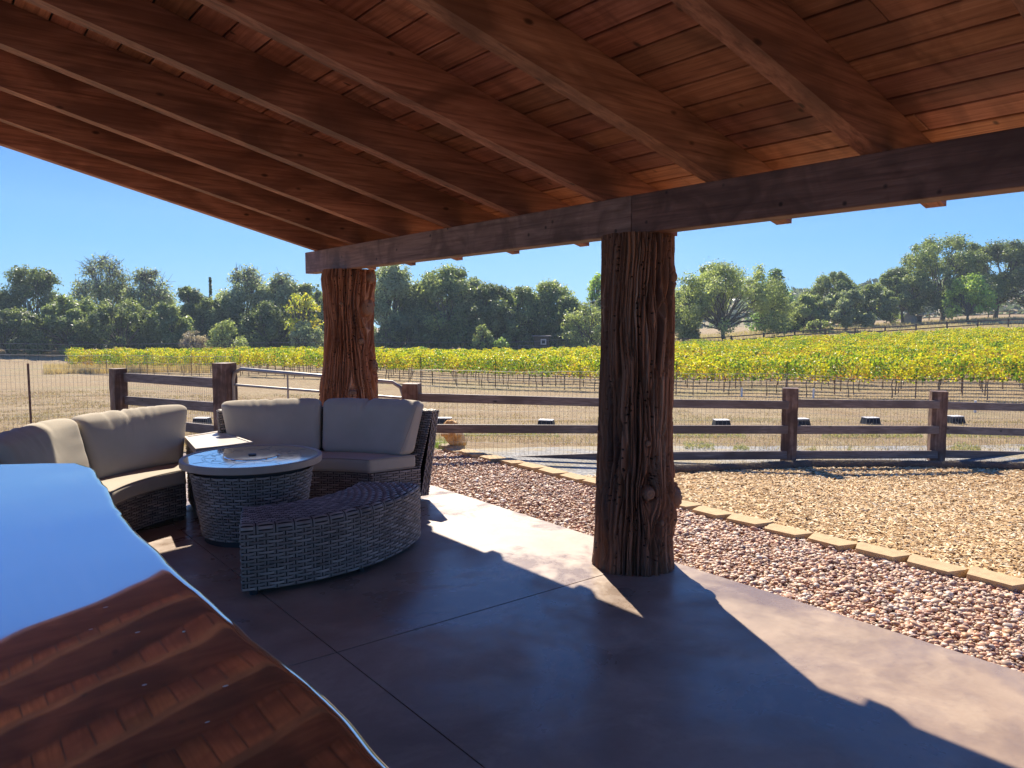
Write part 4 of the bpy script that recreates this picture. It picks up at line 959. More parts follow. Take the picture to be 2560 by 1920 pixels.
def tree(name, px, ytop, wpx, D, kind, label, cat='tree', group=None, seed=0, ybase=None, dens=1., trunk_h=.12, shape='dome', leaf=.19, nl=23000, branches=13, bare_top=0, base_z=None, rlk=1.):
    rng = np.random.default_rng(seed + 100); p = at(px, 700, D)[:2]; z0 = float(zg(*p)) if base_z is None else base_z; ztop = zpix(ytop, p); Ht = ztop - z0
    mpp = S * D / F; Wd = wpx * mpp / 2 * (1.2 if nl > 9000 else 1.); base = np.array([p[0], p[1], z0 - .15])
    t = thing(name, (p[0], p[1], z0), label, cat, group); tb = B()
    # lobes
    lob = []; nlob = max(9, int(branches * 3.4))
    ch = Ht * (1 - trunk_h); c0 = z0 + Ht * trunk_h
    for i in range(nlob):
        if shape == 'dome':
            v = rng.uniform(0.02, 1) ** .8; prof = math.sqrt(max(0, 1 - (v * .93) ** 2.2)) * (.72 + .28 * min(1, v / .25))
            rl = rng.uniform(.17, .40) * min(Wd, ch * .5) * (1 - .2 * v) * rlk
        elif shape == 'cone':
            v = (i + .5) / nlob; prof = (1 - v) ** .85 + .06; rl = (.20 + .30 * (1 - v)) * Wd
        elif shape == 'column':
            v = (i + .5) / nlob; prof = .45 * math.sin(math.pi * min(1, v + .12)) ** .5; rl = Wd * .55 * (1 - v * .4)
        else:
            v = rng.uniform(.1, 1); prof = 1 - v * .6; rl = .3 * Wd
        a = i * 2.39996 + rng.uniform(-.5, .5); rad = max(0, prof * Wd - rl * .75) * math.sqrt(rng.uniform(.25, 1)); z = c0 + v * ch - rl * (.8 if v > .7 else .2)
        if shape == 'cone': rad = prof * Wd * rng.uniform(.45, .8)
        lob.append((np.array([p[0] + rad * math.cos(a), p[1] + rad * math.sin(a), min(z, ztop - rl * .75)]), rl))
    lob.append((np.array([p[0] + rng.uniform(-.15, .15) * Wd, p[1] + rng.uniform(-.15, .15) * Wd, ztop - (.22 if shape == 'dome' else .5) * Wd * (1 if shape != 'cone' else .4)]), (.22 if shape != 'cone' else .14) * Wd))
    # trunk and limbs
    r0 = max(.10, Ht * .026); fork = base + np.array([rng.uniform(-.1, .1) * Wd, rng.uniform(-.1, .1) * Wd, Ht * max(trunk_h, .12) * .9 + .15])
    branch(tb, base, fork, r0 * 1.25, r0 * .85, rng, 6, 0)
    if shape in ('cone', 'column'): branch(tb, fork, np.array([p[0], p[1], ztop - .2]), r0 * .8, .03, rng, 8, 0)
    for c_, rl in lob:
        P = branch(tb, fork if shape not in ('cone', 'column') else np.array([p[0], p[1], max(fork[2], c_[2] - rl * .6)]), c_, r0 * rng.uniform(.3, .5), .035, rng, 8, rng.uniform(-.02, .12))
        for _ in range(4 if bare_top == 0 else 7):
            e = c_ + rng.normal(size=3).clip(-1, 1) * rl * .6; branch(tb, P[-rng.integers(1, 4)], e, .04, .012, rng, 4, .02)
    if bare_top:
        topc = [l for l in lob if l[0][2] > z0 + Ht * (1 - bare_top)]
        for c_, rl in topc:
            for _ in range(9):
                e = c_ + rng.normal(size=3).clip(-1.3, 1.3) * rl * np.array([.5, .5, .5]) + [0, 0, rl * .1]; e[2] = min(e[2], ztop); P = branch(tb, c_ + rng.normal(size=3) * rl * .2, e, .05, .02, rng, 4, .05)
                for _ in range(3): branch(tb, P[2], e + rng.normal(size=3) * rl * .3, .03, .015, rng, 3, 0)
    # leaves
    w_ = np.array([l[1] ** 2 for l in lob]); w_ /= w_.sum(); n = int(nl * dens); li = rng.choice(len(lob), n, p=w_)
    cen = np.array([l[0] for l in lob])[li]; rr = np.array([l[1] for l in lob])[li]
    d = rng.normal(size=(n, 3)); d /= np.linalg.norm(d, axis=1)[:, None]; rad = rr * rng.uniform(.2, 1, n) ** .5 * (1 + .2 * rng.normal(size=n))
    if shape == 'cone': d[:, 2] *= .45
    pos = cen + d * rad[:, None]; ns = fbm(pos[:, 0] * .9 / max(Wd / 5, .5), pos[:, 1] * .9 / max(Wd / 5, .5), pos[:, 2] * .9 / max(Wd / 5, .5), 2, seed)
    keep = (ns > .36) & (pos[:, 2] > z0 + .15)
    if bare_top: keep &= rng.random(n) > np.clip((pos[:, 2] - (z0 + Ht * (1 - bare_top))) / (Ht * bare_top * .6), 0, .72)
    pos = pos[keep]; d = d[keep]; li = li[keep]; nn = d + rng.normal(size=d.shape) * .7 + [0, 0, .35]
    size = leaf * rng.uniform(.55, 1.25, len(pos)); V, Fc = leaf_cards(pos, nn, size, rng, .6)
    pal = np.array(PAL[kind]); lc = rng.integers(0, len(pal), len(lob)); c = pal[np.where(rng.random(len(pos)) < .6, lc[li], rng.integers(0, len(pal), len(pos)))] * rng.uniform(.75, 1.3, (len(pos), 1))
    tb.build('trunk', m_barkt, t, smooth=True, loc=(p[0], p[1], z0))
    mk('crown', V, Fc, m_leaf, t, col=np.repeat(c, 4, 0).clip(0, 1), loc=(p[0], p[1], z0))
    return t
def L(*a): TREES.append(a)
TREES = []
G1 = 'wall of oaks beyond the vineyard'; G2 = 'trees on the rise at the right'; G3 = 'bushes in front of the oak wall'
# name, px, ytop, w, D, kind, label, extra
T_ = [
 ('oak_tree', -70, 612, 210, 104, 'dark', 'dark oak cut off by the left edge of the picture', {}),
 ('oak_tree', 70, 577, 170, 106, 'dark', 'tall pointed dark oak second from the left edge', {}),
 ('oak_tree', 20, 668, 190, 97, 'dark', 'broad low dark oak at the far left in front', {'trunk_h': .05}),
 ('oak_tree', 150, 640, 170, 99, 'oak', 'rounded green oak below the pointed dark oak', {'trunk_h': .05}),
 ('oak_tree', 228, 546, 150, 112, 'grey', 'tallest thin topped oak with bare upper branches', {'bare_top': .45, 'dens': .6}),
 ('oak_tree', 262, 648, 190, 98, 'dark', 'bushy dark oak with branches down to the ground left of centre', {'trunk_h': .04}),
 ('oak_tree', 322, 577, 130, 111, 'grey', 'thin topped oak right of the tallest bare one', {'bare_top': .4, 'dens': .7}),
 ('oak_tree', 365, 655, 110, 99, 'oak', 'grey green oak above the bare purple bush', {'trunk_h': .06}),
 ('oak_tree', 412, 617, 90, 106, 'dark', 'small dark round topped oak left of the cypress spike', {}),
 ('oak_tree', 470, 640, 120, 104, 'dark', 'dark oak behind the pale green bush', {}),
 ('oak_tree', 532, 572, 130, 107, 'grey', 'tall open oak with airy top right of the cypress spike', {'bare_top': .3, 'dens': .8}),
 ('oak_tree', 610, 588, 110, 106, 'grey', 'narrow tufted oak left of the yellow tree', {'bare_top': .2}),
 ('oak_tree', 585, 655, 130, 100, 'dark', 'dark lower oak between pale bush and yellow tree', {'trunk_h': .06}),
 ('oak_tree', 668, 612, 90, 107, 'oak', 'oak rising behind the yellow tree', {}),
 ('oak_tree', 715, 640, 120, 106, 'oak', 'oak hidden mostly by the far trunk post', {}),
 ('oak_tree', 850, 568, 130, 102, 'grey', 'tall grey green oak just right of the far trunk post', {'trunk_h': .25}),
 ('oak_tree', 905, 612, 100, 104, 'dark', 'dark slim oak second from the far trunk post', {'trunk_h': .3}),
 ('oak_tree', 965, 572, 150, 102, 'oak', 'tall wide oak with a flat top mid way between the trunk posts', {'trunk_h': .25}),
 ('oak_tree', 1015, 600, 120, 104, 'grey', 'oak with drooping right side at the middle of the tree wall', {'trunk_h': .25}),
 ('oak_tree', 1062, 615, 130, 101, 'dark', 'dark oak with low round crown right of the middle', {'trunk_h': .2}),
 ('oak_tree', 1125, 618, 130, 102, 'oak', 'yellowish green oak left of the little shed', {'trunk_h': .2}),
 ('oak_tree', 1190, 606, 120, 104, 'olive', 'olive oak standing above the little shed', {'trunk_h': .2}),
 ('oak_tree', 1232, 640, 90, 100, 'oak', 'rounded oak touching the near trunk post', {'trunk_h': .1}),
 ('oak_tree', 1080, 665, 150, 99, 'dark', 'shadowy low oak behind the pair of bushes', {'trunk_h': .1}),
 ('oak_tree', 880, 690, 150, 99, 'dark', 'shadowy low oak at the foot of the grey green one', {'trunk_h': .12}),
 ('oak_tree', 1325, 640, 160, 106, 'oak', 'oak mostly hidden by the near trunk post', {}),
]
for i, (nm, px, yt, wp, D, kd, lb, ex) in enumerate(T_): tree(nm, px, yt, wp, D, kd, lb, 'oak tree', G1, seed=i, **{**ex, 'trunk_h': ex.get('trunk_h', .1) * .45})
tree('cypress_tree', 457, 598, 13, 112, 'dark', 'thin dark cypress spike poking above the oaks', 'cypress', seed=40, shape='column', nl=4500, leaf=.15, trunk_h=.3, branches=10)
tree('poplar_tree', 1288, 590, 66, 110, 'light', 'tall pale green poplar beside the near trunk post', 'poplar', seed=41, shape='dome', nl=3000)
tree('sycamore_tree', 655, 632, 105, 97, 'yellow', 'yellow autumn tree left of the far trunk post', 'yellow tree', seed=42, nl=1900, trunk_h=.35, dens=.8, leaf=.2)
tree('willow_bush', 662, 692, 95, 93, 'grey', 'pale grey green bush below the yellow tree', 'bush', G3, seed=43, trunk_h=.02, nl=3500, leaf=.16)
tree('round_bush', 488, 690, 98, 92, 'olive', 'round yellowish green bush above the gate', 'bush', G3, seed=44, trunk_h=.02, nl=4200, leaf=.15)
tree('bare_bush', 418, 712, 82, 94, 'bare', 'leafless purplish grey bush beside the round bush', 'bush', G3, seed=45, trunk_h=.03, nl=3200, leaf=.10)
tree('round_bush', 1042, 702, 62, 93, 'olive', 'taller bush of the green pair at the middle', 'bush', G3, seed=46, trunk_h=.02, nl=2400, leaf=.15)
tree('round_bush', 1082, 729, 52, 92, 'light', 'lower bush of the green pair at the middle', 'bush', G3, seed=47, trunk_h=.02, nl=1600, leaf=.14)
tree('round_bush', 834, 700, 66, 94, 'dark', 'dark green bush right beside the far trunk post', 'bush', G3, seed=48, trunk_h=.02, nl=2200, leaf=.15)
tree('willow_tree', 1268, 650, 130, 95, 'olive', 'pale olive willow leaning out behind the near trunk post', 'tree', seed=49, trunk_h=.05, nl=5000, leaf=.15)
for i, px in enumerate((-30, 60, 130, 205, 300, 390, 450, 540, 620, 700, 790, 860, 925, 985, 1045, 1110, 1175, 1240, 1310)):
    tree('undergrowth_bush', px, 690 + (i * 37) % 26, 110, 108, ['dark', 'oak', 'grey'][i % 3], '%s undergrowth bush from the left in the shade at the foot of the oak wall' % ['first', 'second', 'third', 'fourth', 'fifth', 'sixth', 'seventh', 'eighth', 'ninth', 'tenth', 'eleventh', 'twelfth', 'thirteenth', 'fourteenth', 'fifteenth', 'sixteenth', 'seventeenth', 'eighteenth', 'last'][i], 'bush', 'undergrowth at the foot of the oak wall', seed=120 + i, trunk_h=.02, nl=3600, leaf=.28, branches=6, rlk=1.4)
R_ = [
 ('pepper_tree', 1566, 566, 260, 104, 'olive', 'wide open tree with forked dark trunk right of the near trunk post', {'trunk_h': .16, 'nl': 34000, 'leaf': .16, 'branches': 14, 'rlk': 1.25}),
 ('pepper_tree', 1478, 625, 110, 108, 'olive', 'hazy green tree tucked against the near trunk post', {}),
 ('pine_tree', 1672, 574, 92, 118, 'pine', 'dark green pine with layered branches behind the open tree', {'shape': 'cone', 'trunk_h': .08, 'nl': 11000, 'branches': 15}),
 ('oak_tree', 1798, 588, 120, 128, 'oak', 'tall oak with pointed top between pine and big oaks', {}),
 ('oak_tree', 1742, 636, 92, 112, 'olive', 'rounded olive green tree just right of the pine', {'trunk_h': .14, 'leaf': .17}),
 ('oak_tree', 1825, 628, 105, 110, 'grey', 'rounded grey green tree in front of the rail fence', {'trunk_h': .14, 'leaf': .17}),
 ('oak_tree', 1886, 612, 92, 120, 'oak', 'small oak with thin trunk left of the big oak', {'trunk_h': .25, 'leaf': .18}),
 ('oak_tree', 1950, 578, 130, 126, 'oak', 'oak with long low limbs at the left of the big oaks', {'trunk_h': .25}),
 ('oak_tree', 2035, 508, 210, 126, 'oak', 'largest oak on the rise with the highest crown', {'trunk_h': .2, 'nl': 34000, 'branches': 13}),
 ('oak_tree', 2150, 520, 200, 128, 'dark', 'big dark oak right of the largest one', {'trunk_h': .2, 'nl': 30000, 'branches': 12}),
 ('oak_tree', 2235, 562, 170, 124, 'dark', 'dark oak cut off by the right edge of the picture', {'trunk_h': .2, 'nl': 15000}),
 ('oak_tree', 2088, 590, 120, 116, 'light', 'bright green young tree in front of the big oaks', {'trunk_h': .16, 'nl': 8000, 'leaf': .2}),
]
for i, (nm, px, yt, wp, D, kd, lb, ex) in enumerate(R_): tree(nm, px, yt, wp, D, kd, lb, nm.replace('_', ' '), G2, seed=60 + i, **ex)
tree('low_bush', 1768, 690, 74, 106, 'olive', 'low rounded bush behind the brown rail fence', 'bush', seed=80, trunk_h=.02, nl=1800, leaf=.14)
tree('low_bush', 1712, 692, 46, 112, 'light', 'small bright bush at the foot of the pine', 'bush', seed=81, trunk_h=.02, nl=1200, leaf=.14)
tree('low_bush', 1925, 668, 60, 128, 'light', 'small yellowish bush left of the stone oven', 'bush', seed=82, trunk_h=.02, nl=1200, leaf=.14)

# distant wooded hill
def far_hill():
    u = np.linspace(20, 240, 60); rows = []
    for k, (D, f_) in enumerate(((190, 0), (230, .55), (270, .8), (320, .7), (370, .2))):
        hz = -4 + f_ * (19 + 3 * np.sin(u * .05)) * np.clip((u - 20) / 60, 0, 1) * np.clip((300 - u) / 60, 0, 1); P = u[:, None] * rh + D * fh; rows.append(np.c_[P, hz])
    b = B(); b.grid(np.array(rows)); structure(b.build('hill', simple('hill_grass', (.30, .25, .15), .95, .05, .3), smooth=True))
    rng = np.random.default_rng(9); N = 5200; D = rng.uniform(205, 300, N); uu = rng.uniform(30, 200, N); hz = -4 + np.interp(D, [190, 230, 270, 320], [0, .55, .8, .7]) * (19 + 3 * np.sin(uu * .05)) * np.clip((uu - 20) / 60, 0, 1) * np.clip((300 - uu) / 60, 0, 1)
    c_ = rng.integers(0, 300, N); cc = rng.normal(size=(300, 2)) * 0; P = uu[:, None] * rh + D[:, None] * fh; pos = np.c_[P, hz + rng.uniform(0, 5.5, N) * (.6 + .4 * np.sin(uu * .9) * np.sin(D * .7))]
    V, Fc = leaf_cards(pos, rng.normal(size=(N, 3)) + [0, 0, .6], rng.uniform(.8, 1.6, N), rng, .8); col = np.array([(.10, .13, .10), (.13, .16, .12), (.08, .10, .09)])[rng.integers(0, 3, N)]
    tag(mk('distant_woods', V, Fc, m_leaf, col=np.repeat(col, 4, 0)), 'bluish woods on the far hill between the pine and the oaks', 'woods', kind='stuff')
far_hill()

# ================================================================== VINEYARD
def vine_parts(seed):
    rng = np.random.default_rng(seed); b = B(); h_ = .82
    b.tube([(0, 0, -.05), (rng.uniform(-.04, .04), rng.uniform(-.03, .03), .3), (rng.uniform(-.04, .04), 0, .6), (0, 0, h_)], [.03, .024, .022, .02], 5, cap=False)
    b.tube([(-.85, 0, h_ + .03), (-.4, .02, h_ + .05), (0, 0, h_), (.4, -.02, h_ + .05), (.85, 0, h_ + .03)], [.01, .016, .02, .016, .01], 5, cap=False)
    for k in range(7):
        x = rng.uniform(-.85, .85); b.tube([(x, 0, h_ + .03), (x + rng.uniform(-.15, .15), rng.uniform(-.15, .15), 1.3), (x + rng.uniform(-.25, .25), rng.uniform(-.25, .25), 1.7)], [.006, .005, .003], 3, cap=False)
    n = 640; x = rng.uniform(-1.0, 1.0, n); top = 1.68 + .24 * fbm(x * 2.5 + seed * 9, 0, 0, 2, seed); bot = .70 + .16 * fbm(x * 3 + seed, 4, 0, 2, seed); v = rng.uniform(0, 1, n) ** .9
    z = bot + (top - bot) * v; th_ = .36 * np.sqrt(np.clip(1 - (2 * v - .9) ** 2 * .55, .1, 1)); y = rng.normal(0, .5, n).clip(-1, 1) * th_
    pos = np.stack([x, y, z], -1); nn = np.stack([rng.normal(0, .6, n), np.sign(y) * .6 + rng.normal(0, .6, n), rng.normal(.5, .5, n)], -1)
    V, Fc = leaf_cards(pos, nn, rng.uniform(.036, .072, n), rng, .85)
    yel = np.array([(.56, .55, .03), (.45, .49, .035), (.66, .61, .035), (.58, .46, .03)]); grn = np.array([(.24, .36, .03), (.15, .26, .03), (.36, .46, .04), (.09, .17, .025)]); org = np.array([(.56, .30, .05), (.42, .20, .06), (.56, .36, .06), (.30, .20, .08)])
    gb = [.55, .72, .44, .95, .52, .68, .38, .82][seed % 8]; ob = [.04, .05, .10, .02, .5, .05, .1, .03][seed % 8]
    r1 = fbm(x * 1.6 + seed * 3, y, z * 1.6, 2, seed + 5) + rng.normal(0, .12, n); isg = r1 < (.36 + .25 * gb - .10 * (v - .5)); iso = rng.random(n) < (ob + .07) * (1.7 - 1.4 * v)
    k = rng.integers(0, 4, n); c = np.where(iso[:, None], org[k], np.where(isg[:, None], grn[k], yel[k])) * rng.uniform(.8, 1.2, (n, 1))
    return b, V, Fc, np.repeat(c, 4, 0)
NV = 8
VAR = [vine_parts(s_) for s_ in range(NV)]
vd = np.array([60.7, -35.]); vd /= np.linalg.norm(vd); vn = np.array([-vd[1], vd[0]])       # row direction / to the back, in (u,D)
FA = np.array([-39.5, 67.3])
poly = [(-39.5, 67.3), (34, 24.9), (34, 24.9), (78, 89), (-47, 81)]
def inside(u, D):
    f_ = (np.array([u, D]) - FA) @ vn; a = -46.5 + (u + 46.5) * 0
    left = (u - (-39.5)) * (81 - 67.3) - (D - 67.3) * (-47 + 39.5)
    back = D < 81 + (u + 47) * (89 - 81) / (78 + 47)
    return left > 0 and back and D > 20
vines = []
ang_row = math.atan2(*(vd[0] * rh + vd[1] * fh)[::-1])
for r_ in range(24):
    o_ = FA + vn * r_ * 2.55
    for k in range(60):
        q = o_ + vd * (k * 1.85 - 12.)
        if inside(q[0], q[1]) and abs(q[0]) / q[1] < .80: vines.append((r_, k, q))
rows = sorted(set(v_[0] for v_ in vines))
ordv = sorted(vines, key=lambda v_: v_[2][1] * (1 if v_[0] < 9 else 3))
ind = [v_ for v_ in ordv if abs(v_[2][0] / v_[2][1]) < .70][:290]; ids = set((a, c_) for a, c_, _ in ind)
rngv = random.Random(11)
protos = {}
def ordn(n): return str(n) + ('th' if 10 <= n % 100 <= 20 else {1: 'st', 2: 'nd', 3: 'rd'}.get(n % 10, 'th'))
NTH = {}
for r_ in rows:
    for i, v_ in enumerate(sorted([v_ for v_ in vines if v_[0] == r_ and abs(v_[2][0] / v_[2][1]) < .69], key=lambda v_: v_[1])): NTH[(r_, v_[1])] = i + 1
ind = [v_ for v_ in ind if (v_[0], v_[1]) in NTH]; ids = set((a, c_) for a, c_, _ in ind)
def vmat(v_):
    return None
for r_, k, q in ind:
    P = q[0] * rh + q[1] * fh; z = float(zg(*P)); n_ = int(fbm(r_ * .4 + 3, k * .11, 0, 2, 3) * 14 + rngv.random() * 3) % NV
    lab = '%s grape vine, %s from the left in the %s row from the front' % (['yellow green', 'green and gold', 'golden', 'dark green', 'orange tinged', 'mixed green', 'bright yellow', 'deep green'][n_], ordn(NTH[(r_, k)]), ordn(rows.index(r_) + 1))
    t = thing('grape_vine', (P[0], P[1], z), lab, 'grape vine', 'grape vines of the front rows')
    t.rotation_euler = (0, 0, ang_row + (math.pi if rngv.random() < .5 else 0)); s_ = rngv.uniform(.93, 1.07); t.scale = (1, 1, s_)
    if n_ not in protos:
        b, V, Fc, c = VAR[n_]; o1 = b.build('trunk', m_vinewood); o2 = mk('foliage', V, Fc, m_vine, col=c); o1.parent = t; o2.parent = t; protos[n_] = (o1, o2)
    else:
        for s2 in protos[n_]: c2 = s2.copy(); sc.collection.objects.link(c2); c2.parent = t
bV = []; bF = []; bC = []; n0 = 0; tb = B()
for r_, k, q in vines:
    if (r_, k) in ids: continue
    P = q[0] * rh + q[1] * fh; z = float(zg(*P)); n_ = int(fbm(r_ * .4 + 3, k * .11, 0, 2, 3) * 14 + rngv.random() * 3) % NV; b, V, Fc, c = VAR[n_]
    a = ang_row + (math.pi if rngv.random() < .5 else 0); ca, sa = math.cos(a), math.sin(a); W_ = V.copy(); W_[:, 0] = V[:, 0] * ca - V[:, 1] * sa + P[0]; W_[:, 1] = V[:, 0] * sa + V[:, 1] * ca + P[1]; W_[:, 2] = V[:, 2] * rngv.uniform(.92, 1.08) + z
    bV.append(W_); bF.append(Fc + n0); bC.append(c); n0 += len(W_); tb.tube([(P[0], P[1], z - .05), (P[0], P[1], z + .85)], .024, 4, cap=False)
VV = np.concatenate(bV); FF = np.concatenate(bF); CC = np.concatenate(bC); tv = np.concatenate(tb.V); tf = np.concatenate(tb.F[4])
tag(mk('vine_rows', np.concatenate([VV, tv]), np.concatenate([FF, tf + len(VV)]), m_vine, col=np.concatenate([CC, np.ones((len(tv), 3)) * np.array([.11, .075, .055])])), 'yellow green grape vines filling the back rows of the vineyard', 'grape vines', kind='stuff')
# trellis wires, drip hose and stakes: one per front row
for r_ in rows[:7]:
    ks = [v_ for v_ in vines if v_[0] == r_]; a = ks[0][2] - vd * .9; c_ = ks[-1][2] + vd * .9; n = 40; f_ = np.linspace(0, 1, n)[:, None]; q = a * (1 - f_) + c_ * f_; P = q[:, :1] * rh + q[:, 1:] * fh; Z = zg(P[:, 0], P[:, 1])
    t = thing('vine_trellis', (P[0, 0], P[0, 1], Z[0]), 'x', 'trellis', 'trellis lines of the front vine rows')
    t['label'] = 'wire and stake trellis carrying the %s row of vines from the front' % ['first', 'second', 'third', 'fourth', 'fifth', 'sixth', 'seventh'][rows.index(r_)]
    for zz, rr, nm in ((.42, .010, 'drip_hose'), (.86, .006, 'wire'), (1.45, .005, 'wire')):
        b = B(); b.tube(np.c_[P, Z + zz], rr, 4, cap=False); b.build(nm, m_vinewood if nm == 'drip_hose' else m_wire, t, loc=(0, 0, 0))
    L_ = np.linalg.norm(c_ - a)
    for k in range(int(L_ / 5.55) + 1):
        qq = a + vd * (k * 5.55); Pp = qq[0] * rh + qq[1] * fh; z = float(zg(*Pp)); b = B(); b.box((Pp[0], Pp[1], z + .85), (.04, .04, 1.8)); b.build('stake', m_rust, t, loc=(0, 0, 0))
for px, py, nm in ((1602, 858, 'left white sleeve of the pair beside the paler fence post'), (1757, 861, 'white sleeve just right of the paler fence post'), (2106, 893, 'white sleeve nearest the camera right of the last full fence post')):
    p = gpt(px, py); p[2] = float(zg(p[0], p[1])); b = B(); D = float(np.dot(p[:2], fh)); b.tube([p, p + [0, 0, .45]], .045, 8)
    tag(b.build('vine_sleeve', simple('white_plastic', (.75, .75, .72), .5), loc=p), nm.replace('sleeve', 'plastic vine sleeve'), 'vine sleeve', 'white plastic sleeves in the vineyard')

# far rail fence at the right and wire fence behind the vineyard
def far_fence(name, pts, label, rails, ph, D, mat, step=4.2, pw=.2, rh2=.14, cat='fence'):
    P = [at(px, 700, d_)[:2] for px, d_ in pts]; P = resample(np.c_[np.array(P), np.zeros(len(P))], 400)[:, :2]; tops = np.array([zg(p[0], p[1]) for p in P])
    t = thing(name, (P[0, 0], P[0, 1], float(tops[0])), label, cat); L_ = np.r_[0, np.cumsum(np.linalg.norm(np.diff(P, axis=0), axis=1))]; ks = np.arange(0, L_[-1], step); pp = np.stack([np.interp(ks, L_, P[:, 0]), np.interp(ks, L_, P[:, 1])], -1)
    for i, p in enumerate(pp):
        z = float(zg(*p)); b = B(); b.box((p[0], p[1], z + ph / 2 - .1), (pw, pw, ph + .2), rot=.4); b.build('post', mat, t, loc=(p[0], p[1], z))
        if i:
            a = pp[i - 1]; za = float(zg(*a))
            for zz in rails: b = B(); b.bar((a[0], a[1], za + zz), (p[0], p[1], z + zz), .05, rh2); b.build('rail', mat, t, loc=(a[0], a[1], za + zz))
far_fence('rail_fence', [(1440, 98), (1660, 98), (1900, 100), (2212, 101), (2330, 101)], 'dark brown two rail fence beyond the top edge of the vineyard', (.95, .45), 1.1, 100, simple('dark_rail', (.10, .06, .045), .8))
far_fence('rail_fence', [(1965, 134), (2100, 134), (2260, 132)], 'pale grey rail fence under the big oaks', (1.0, .5), 1.15, 134, simple('pale_rail', (.26, .21, .18), .8), step=3.4)
def back_wire():
    pts = [(-40, 88), (150, 88), (540, 90), (880, 92), (1100, 93), (1290, 95), (1430, 97)]
    P = [at(px, 700, d_)[:2] for px, d_ in pts]; P = resample(np.c_[np.array(P), np.zeros(len(P))], 120)[:, :2]; Z = zg(P[:, 0], P[:, 1])
    t = thing('deer_fence', (P[0, 0], P[0, 1], float(Z[0])), 'thin dark wire deer fence with slim posts behind the vineyard', 'fence'); L_ = np.r_[0, np.cumsum(np.linalg.norm(np.diff(P, axis=0), axis=1))]
    for zz in (2.0, 1.3, .7): b = B(); b.tube(np.c_[P, Z + zz], .018, 4, cap=False); b.build('wire', m_metal, t, loc=(0, 0, 0))
    for s_ in np.arange(0, L_[-1], 1.6):
        p = (np.interp(s_, L_, P[:, 0]), np.interp(s_, L_, P[:, 1])); z = float(zg(*p)); b = B(); b.box((p[0], p[1], z + 1.), (.035, .035, 2.)); b.build('post', m_black, t, loc=(p[0], p[1], z))
back_wire()
def oven():
    p = at(1966, 690, 126); z = float(zg(p[0], p[1])); t = thing('stone_oven', (p[0], p[1], z), 'pale beehive stone oven below the big oaks', 'oven'); m = simple('oven_stone', (.46, .40, .33), .9, 4, .2); b = B(); th = np.linspace(0, 2 * math.pi, 25)
    pr = [(1.0, 0), (1.05, .5), (.95, 1.0), (.7, 1.4), (.45, 1.65), (.25, 1.9), (.22, 2.4), (.01, 2.42)]; b.grid(np.array([[(p[0] + r * math.cos(a), p[1] + r * math.sin(a), z + h_) for a in th] for r, h_ in pr]), flip=True); b.build('oven_dome', m, t, smooth=True, loc=(0, 0, 0))
    b = B(); q = p[:2] + rh * 1.2; b.box((q[0], q[1], z + .6), (1., 1., 1.2), rot=-YAW); b.build('hearth', simple('oven_dark_brick', (.16, .10, .07), .9), t, loc=(0, 0, 0))  # hearth box in an even brown brick, darker than the dome stone
    b = B(); b.box((p[0], p[1], z + .03), (3.2, 2.6, .12), rot=-YAW); b.build('plinth', m, t, loc=(0, 0, 0))
oven()
def shed():
    p = at(1170, 700, 96); z = float(zg(p[0], p[1])); t = thing('shed', (p[0], p[1], z), 'small dark timber shed with a pale window under the oaks', 'shed')
    ax = -YAW; c_, s_ = math.cos(ax), math.sin(ax); w3 = lambda x, y, z_: (p[0] + x * c_ - y * s_, p[1] + x * s_ + y * c_, z + z_)
    dk = simple('shed_boards', (.07, .05, .04), .9, 8, .3); b = B(); b.box(w3(0, 0, 1.2), (1.9, 1.8, 2.4), rot=ax); b.build('wall', dk, t, loc=(0, 0, 0))
    b = B(); b.box(w3(0, 0, 2.47), (2.4, 2.3, .12), rot=ax); b.build('roof', simple('shed_roof', (.22, .19, .17), .8), t, loc=(0, 0, 0))
    b = B(); b.box(w3(.2, -.93, 1.75), (.7, .06, .7), rot=ax); wf_ = b.build('window', simple('window_frame', (.62, .55, .48), .7), t, loc=(0, 0, 0)); b = B(); b.box(w3(.2, -.965, 1.75), (.42, .03, .42), rot=ax); pn = b.build('pane', m_black, loc=(0, 0, 0)); pn.parent = wf_
    b = B(); b.box(w3(-2.0, -.4, 1.25), (1.9, .08, .09), rot=ax); b.box(w3(-2.9, -.4, .6), (.09, .09, 1.3), rot=ax); b.box(w3(-1.5, -.4, .6), (.09, .09, 1.3), rot=ax); b.build('railing', simple('rail_pale', (.3, .26, .22), .8), t, loc=(0, 0, 0))
shed()

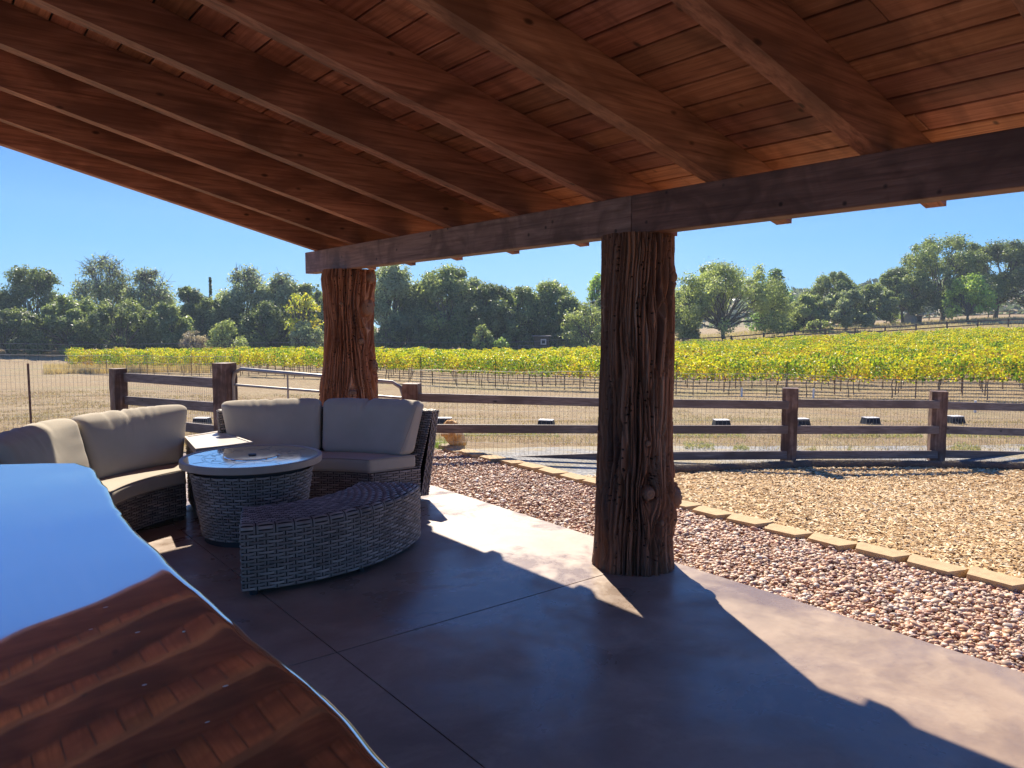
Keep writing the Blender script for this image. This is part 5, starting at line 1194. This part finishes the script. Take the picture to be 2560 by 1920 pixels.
# ================================================================== DRY GRASS
def grass():
    rng = np.random.default_rng(21)
    def blades(u, D, hmin, hmax, wd, pal, name, label, cat, lean=.5):
        P = u[:, None] * rh + D[:, None] * fh; n = len(u); z = zg(P[:, 0], P[:, 1]); h_ = rng.uniform(hmin, hmax, n); a = rng.uniform(0, 2 * math.pi, n); d = np.stack([np.cos(a), np.sin(a)], -1); ln = rng.uniform(0, lean, n)
        b0 = np.c_[P - d * (wd / 2)[:, None], z]; b1 = np.c_[P + d * (wd / 2)[:, None], z]; a2 = rng.uniform(0, 2 * math.pi, n); tp = np.c_[P + np.stack([np.cos(a2), np.sin(a2)], -1) * (h_ * ln)[:, None], z + h_]
        V = np.stack([b0, b1, tp], 1).reshape(-1, 3); c = np.array(pal)[rng.integers(0, len(pal), n)] * rng.uniform(.8, 1.2, (n, 1))
        tag(mk(name, V, np.arange(n * 3).reshape(-1, 3), m_grass, col=np.repeat(c, 3, 0).clip(0, 1)), label, cat, kind='stuff')
    dry = [(.42, .31, .19), (.50, .39, .25), (.34, .24, .15), (.27, .20, .12), (.36, .33, .19)]
    n = 150000; D = 11 + 26 * rng.random(n) ** 1.4; u = rng.uniform(-.72, .74, n) * D; P = u[:, None] * rh + D[:, None] * fh
    cl = fbm(P[:, 0] * .9, P[:, 1] * .9, 0, 3, 31); ok = (cl > .44) & (rng.random(n) < np.where(u / D < -.28, 1., .38)) & ~((P[:, 0] < 4.2) & (P[:, 1] < 10)); u = u[ok]; D = D[ok]
    blades(u, D, .02, .075, np.full(len(u), .012) * (D / 15), dry, 'dry_grass', 'short dry tan grass across the field', 'grass', 1.6)
    n = 26000; D = rng.uniform(58, 74, n); u = rng.uniform(-.62, -.40, n) * D; ok = D > 62 + 4 * noise(u * .2, 0, 0, 5); blades(u[ok], D[ok], .3, .75, np.full(ok.sum(), .06), [(.60, .47, .28), (.52, .40, .23), (.66, .54, .34)], 'tall_dry_grass', 'tall straw coloured grass at the far left end of the field', 'grass', .4)
    n = 14000; D = rng.uniform(98, 128, n); u = rng.uniform(.15, .75, n) * D; blades(u, D, .15, .5, np.full(n, .09), [(.58, .48, .28), (.50, .44, .25)], 'hill_grass', 'pale dry grass on the rise behind the brown rail fence', 'grass', .4)
    # mown green windrow lumps beyond the fence
    V = []; N = 16000; x = rng.uniform(985, 2350, N); row = rng.integers(0, 2, N); y = np.where(row == 0, 944 + rng.normal(0, 3.2, N), 985 + rng.normal(0, 4, N)); lump = fbm(x * .012, row * 7., 0, 3, 66); ok = (lump > .47) & ((row == 0) | (x > 1480)); x = x[ok]; y = y[ok]; lump = lump[ok]
    D = np.array([(H + .38) * F / ((yy - 695) * S) for yy in y]); u = (x * S - 1280) / F * D; P = u[:, None] * rh + D[:, None] * fh; pos = np.c_[P, zg(P[:, 0], P[:, 1]) + rng.random(len(x)) * .09 * np.clip((lump - .45) * 8, .1, 1)]
    Vv, Fc = leaf_cards(pos, rng.normal(size=pos.shape) + [0, 0, .8], rng.uniform(.012, .03, len(x)), rng, .35); c = np.array([(.40, .40, .20), (.50, .47, .27), (.28, .33, .14), (.46, .38, .20)])[rng.integers(0, 4, len(x))]
    tag(mk('cut_weeds', Vv, Fc, m_grass, col=np.repeat(c, 4, 0)), 'pale green clumps of cut weeds along the gravel road', 'weeds', kind='stuff')
    n = 900; p0 = np.array([5.18, 8.25]); pp = p0 + rng.normal(0, .16, (n, 2)); 
    u = pp @ rh; D = pp @ fh; blades(u, D, .05, .2, np.full(n, .006), [(.22, .33, .10), (.30, .40, .14)], 'green_weeds', 'green weeds growing beside the golden rock', 'weeds', .6)
grass()

# ================================================================== AIR
def haze():
    b = B(); b.box((0, 0, 30), (960, 960, 72)); o = b.build('haze', M('haze_air').m); m = o.data.materials[0]; t = m.node_tree; t.nodes.remove(t.nodes['Principled BSDF'])
    v = t.nodes.new('ShaderNodeVolumePrincipled'); v.inputs['Color'].default_value = (.68, .84, 1, 1); v.inputs['Density'].default_value = .00042; v.inputs['Anisotropy'].default_value = .3; t.links.new(v.outputs[0], t.nodes['Material Output'].inputs['Volume'])
    o['kind'] = 'stuff'; o['label'] = 'thin blue haze in the air over the vineyard and the far trees'; o['category'] = 'haze'
haze()
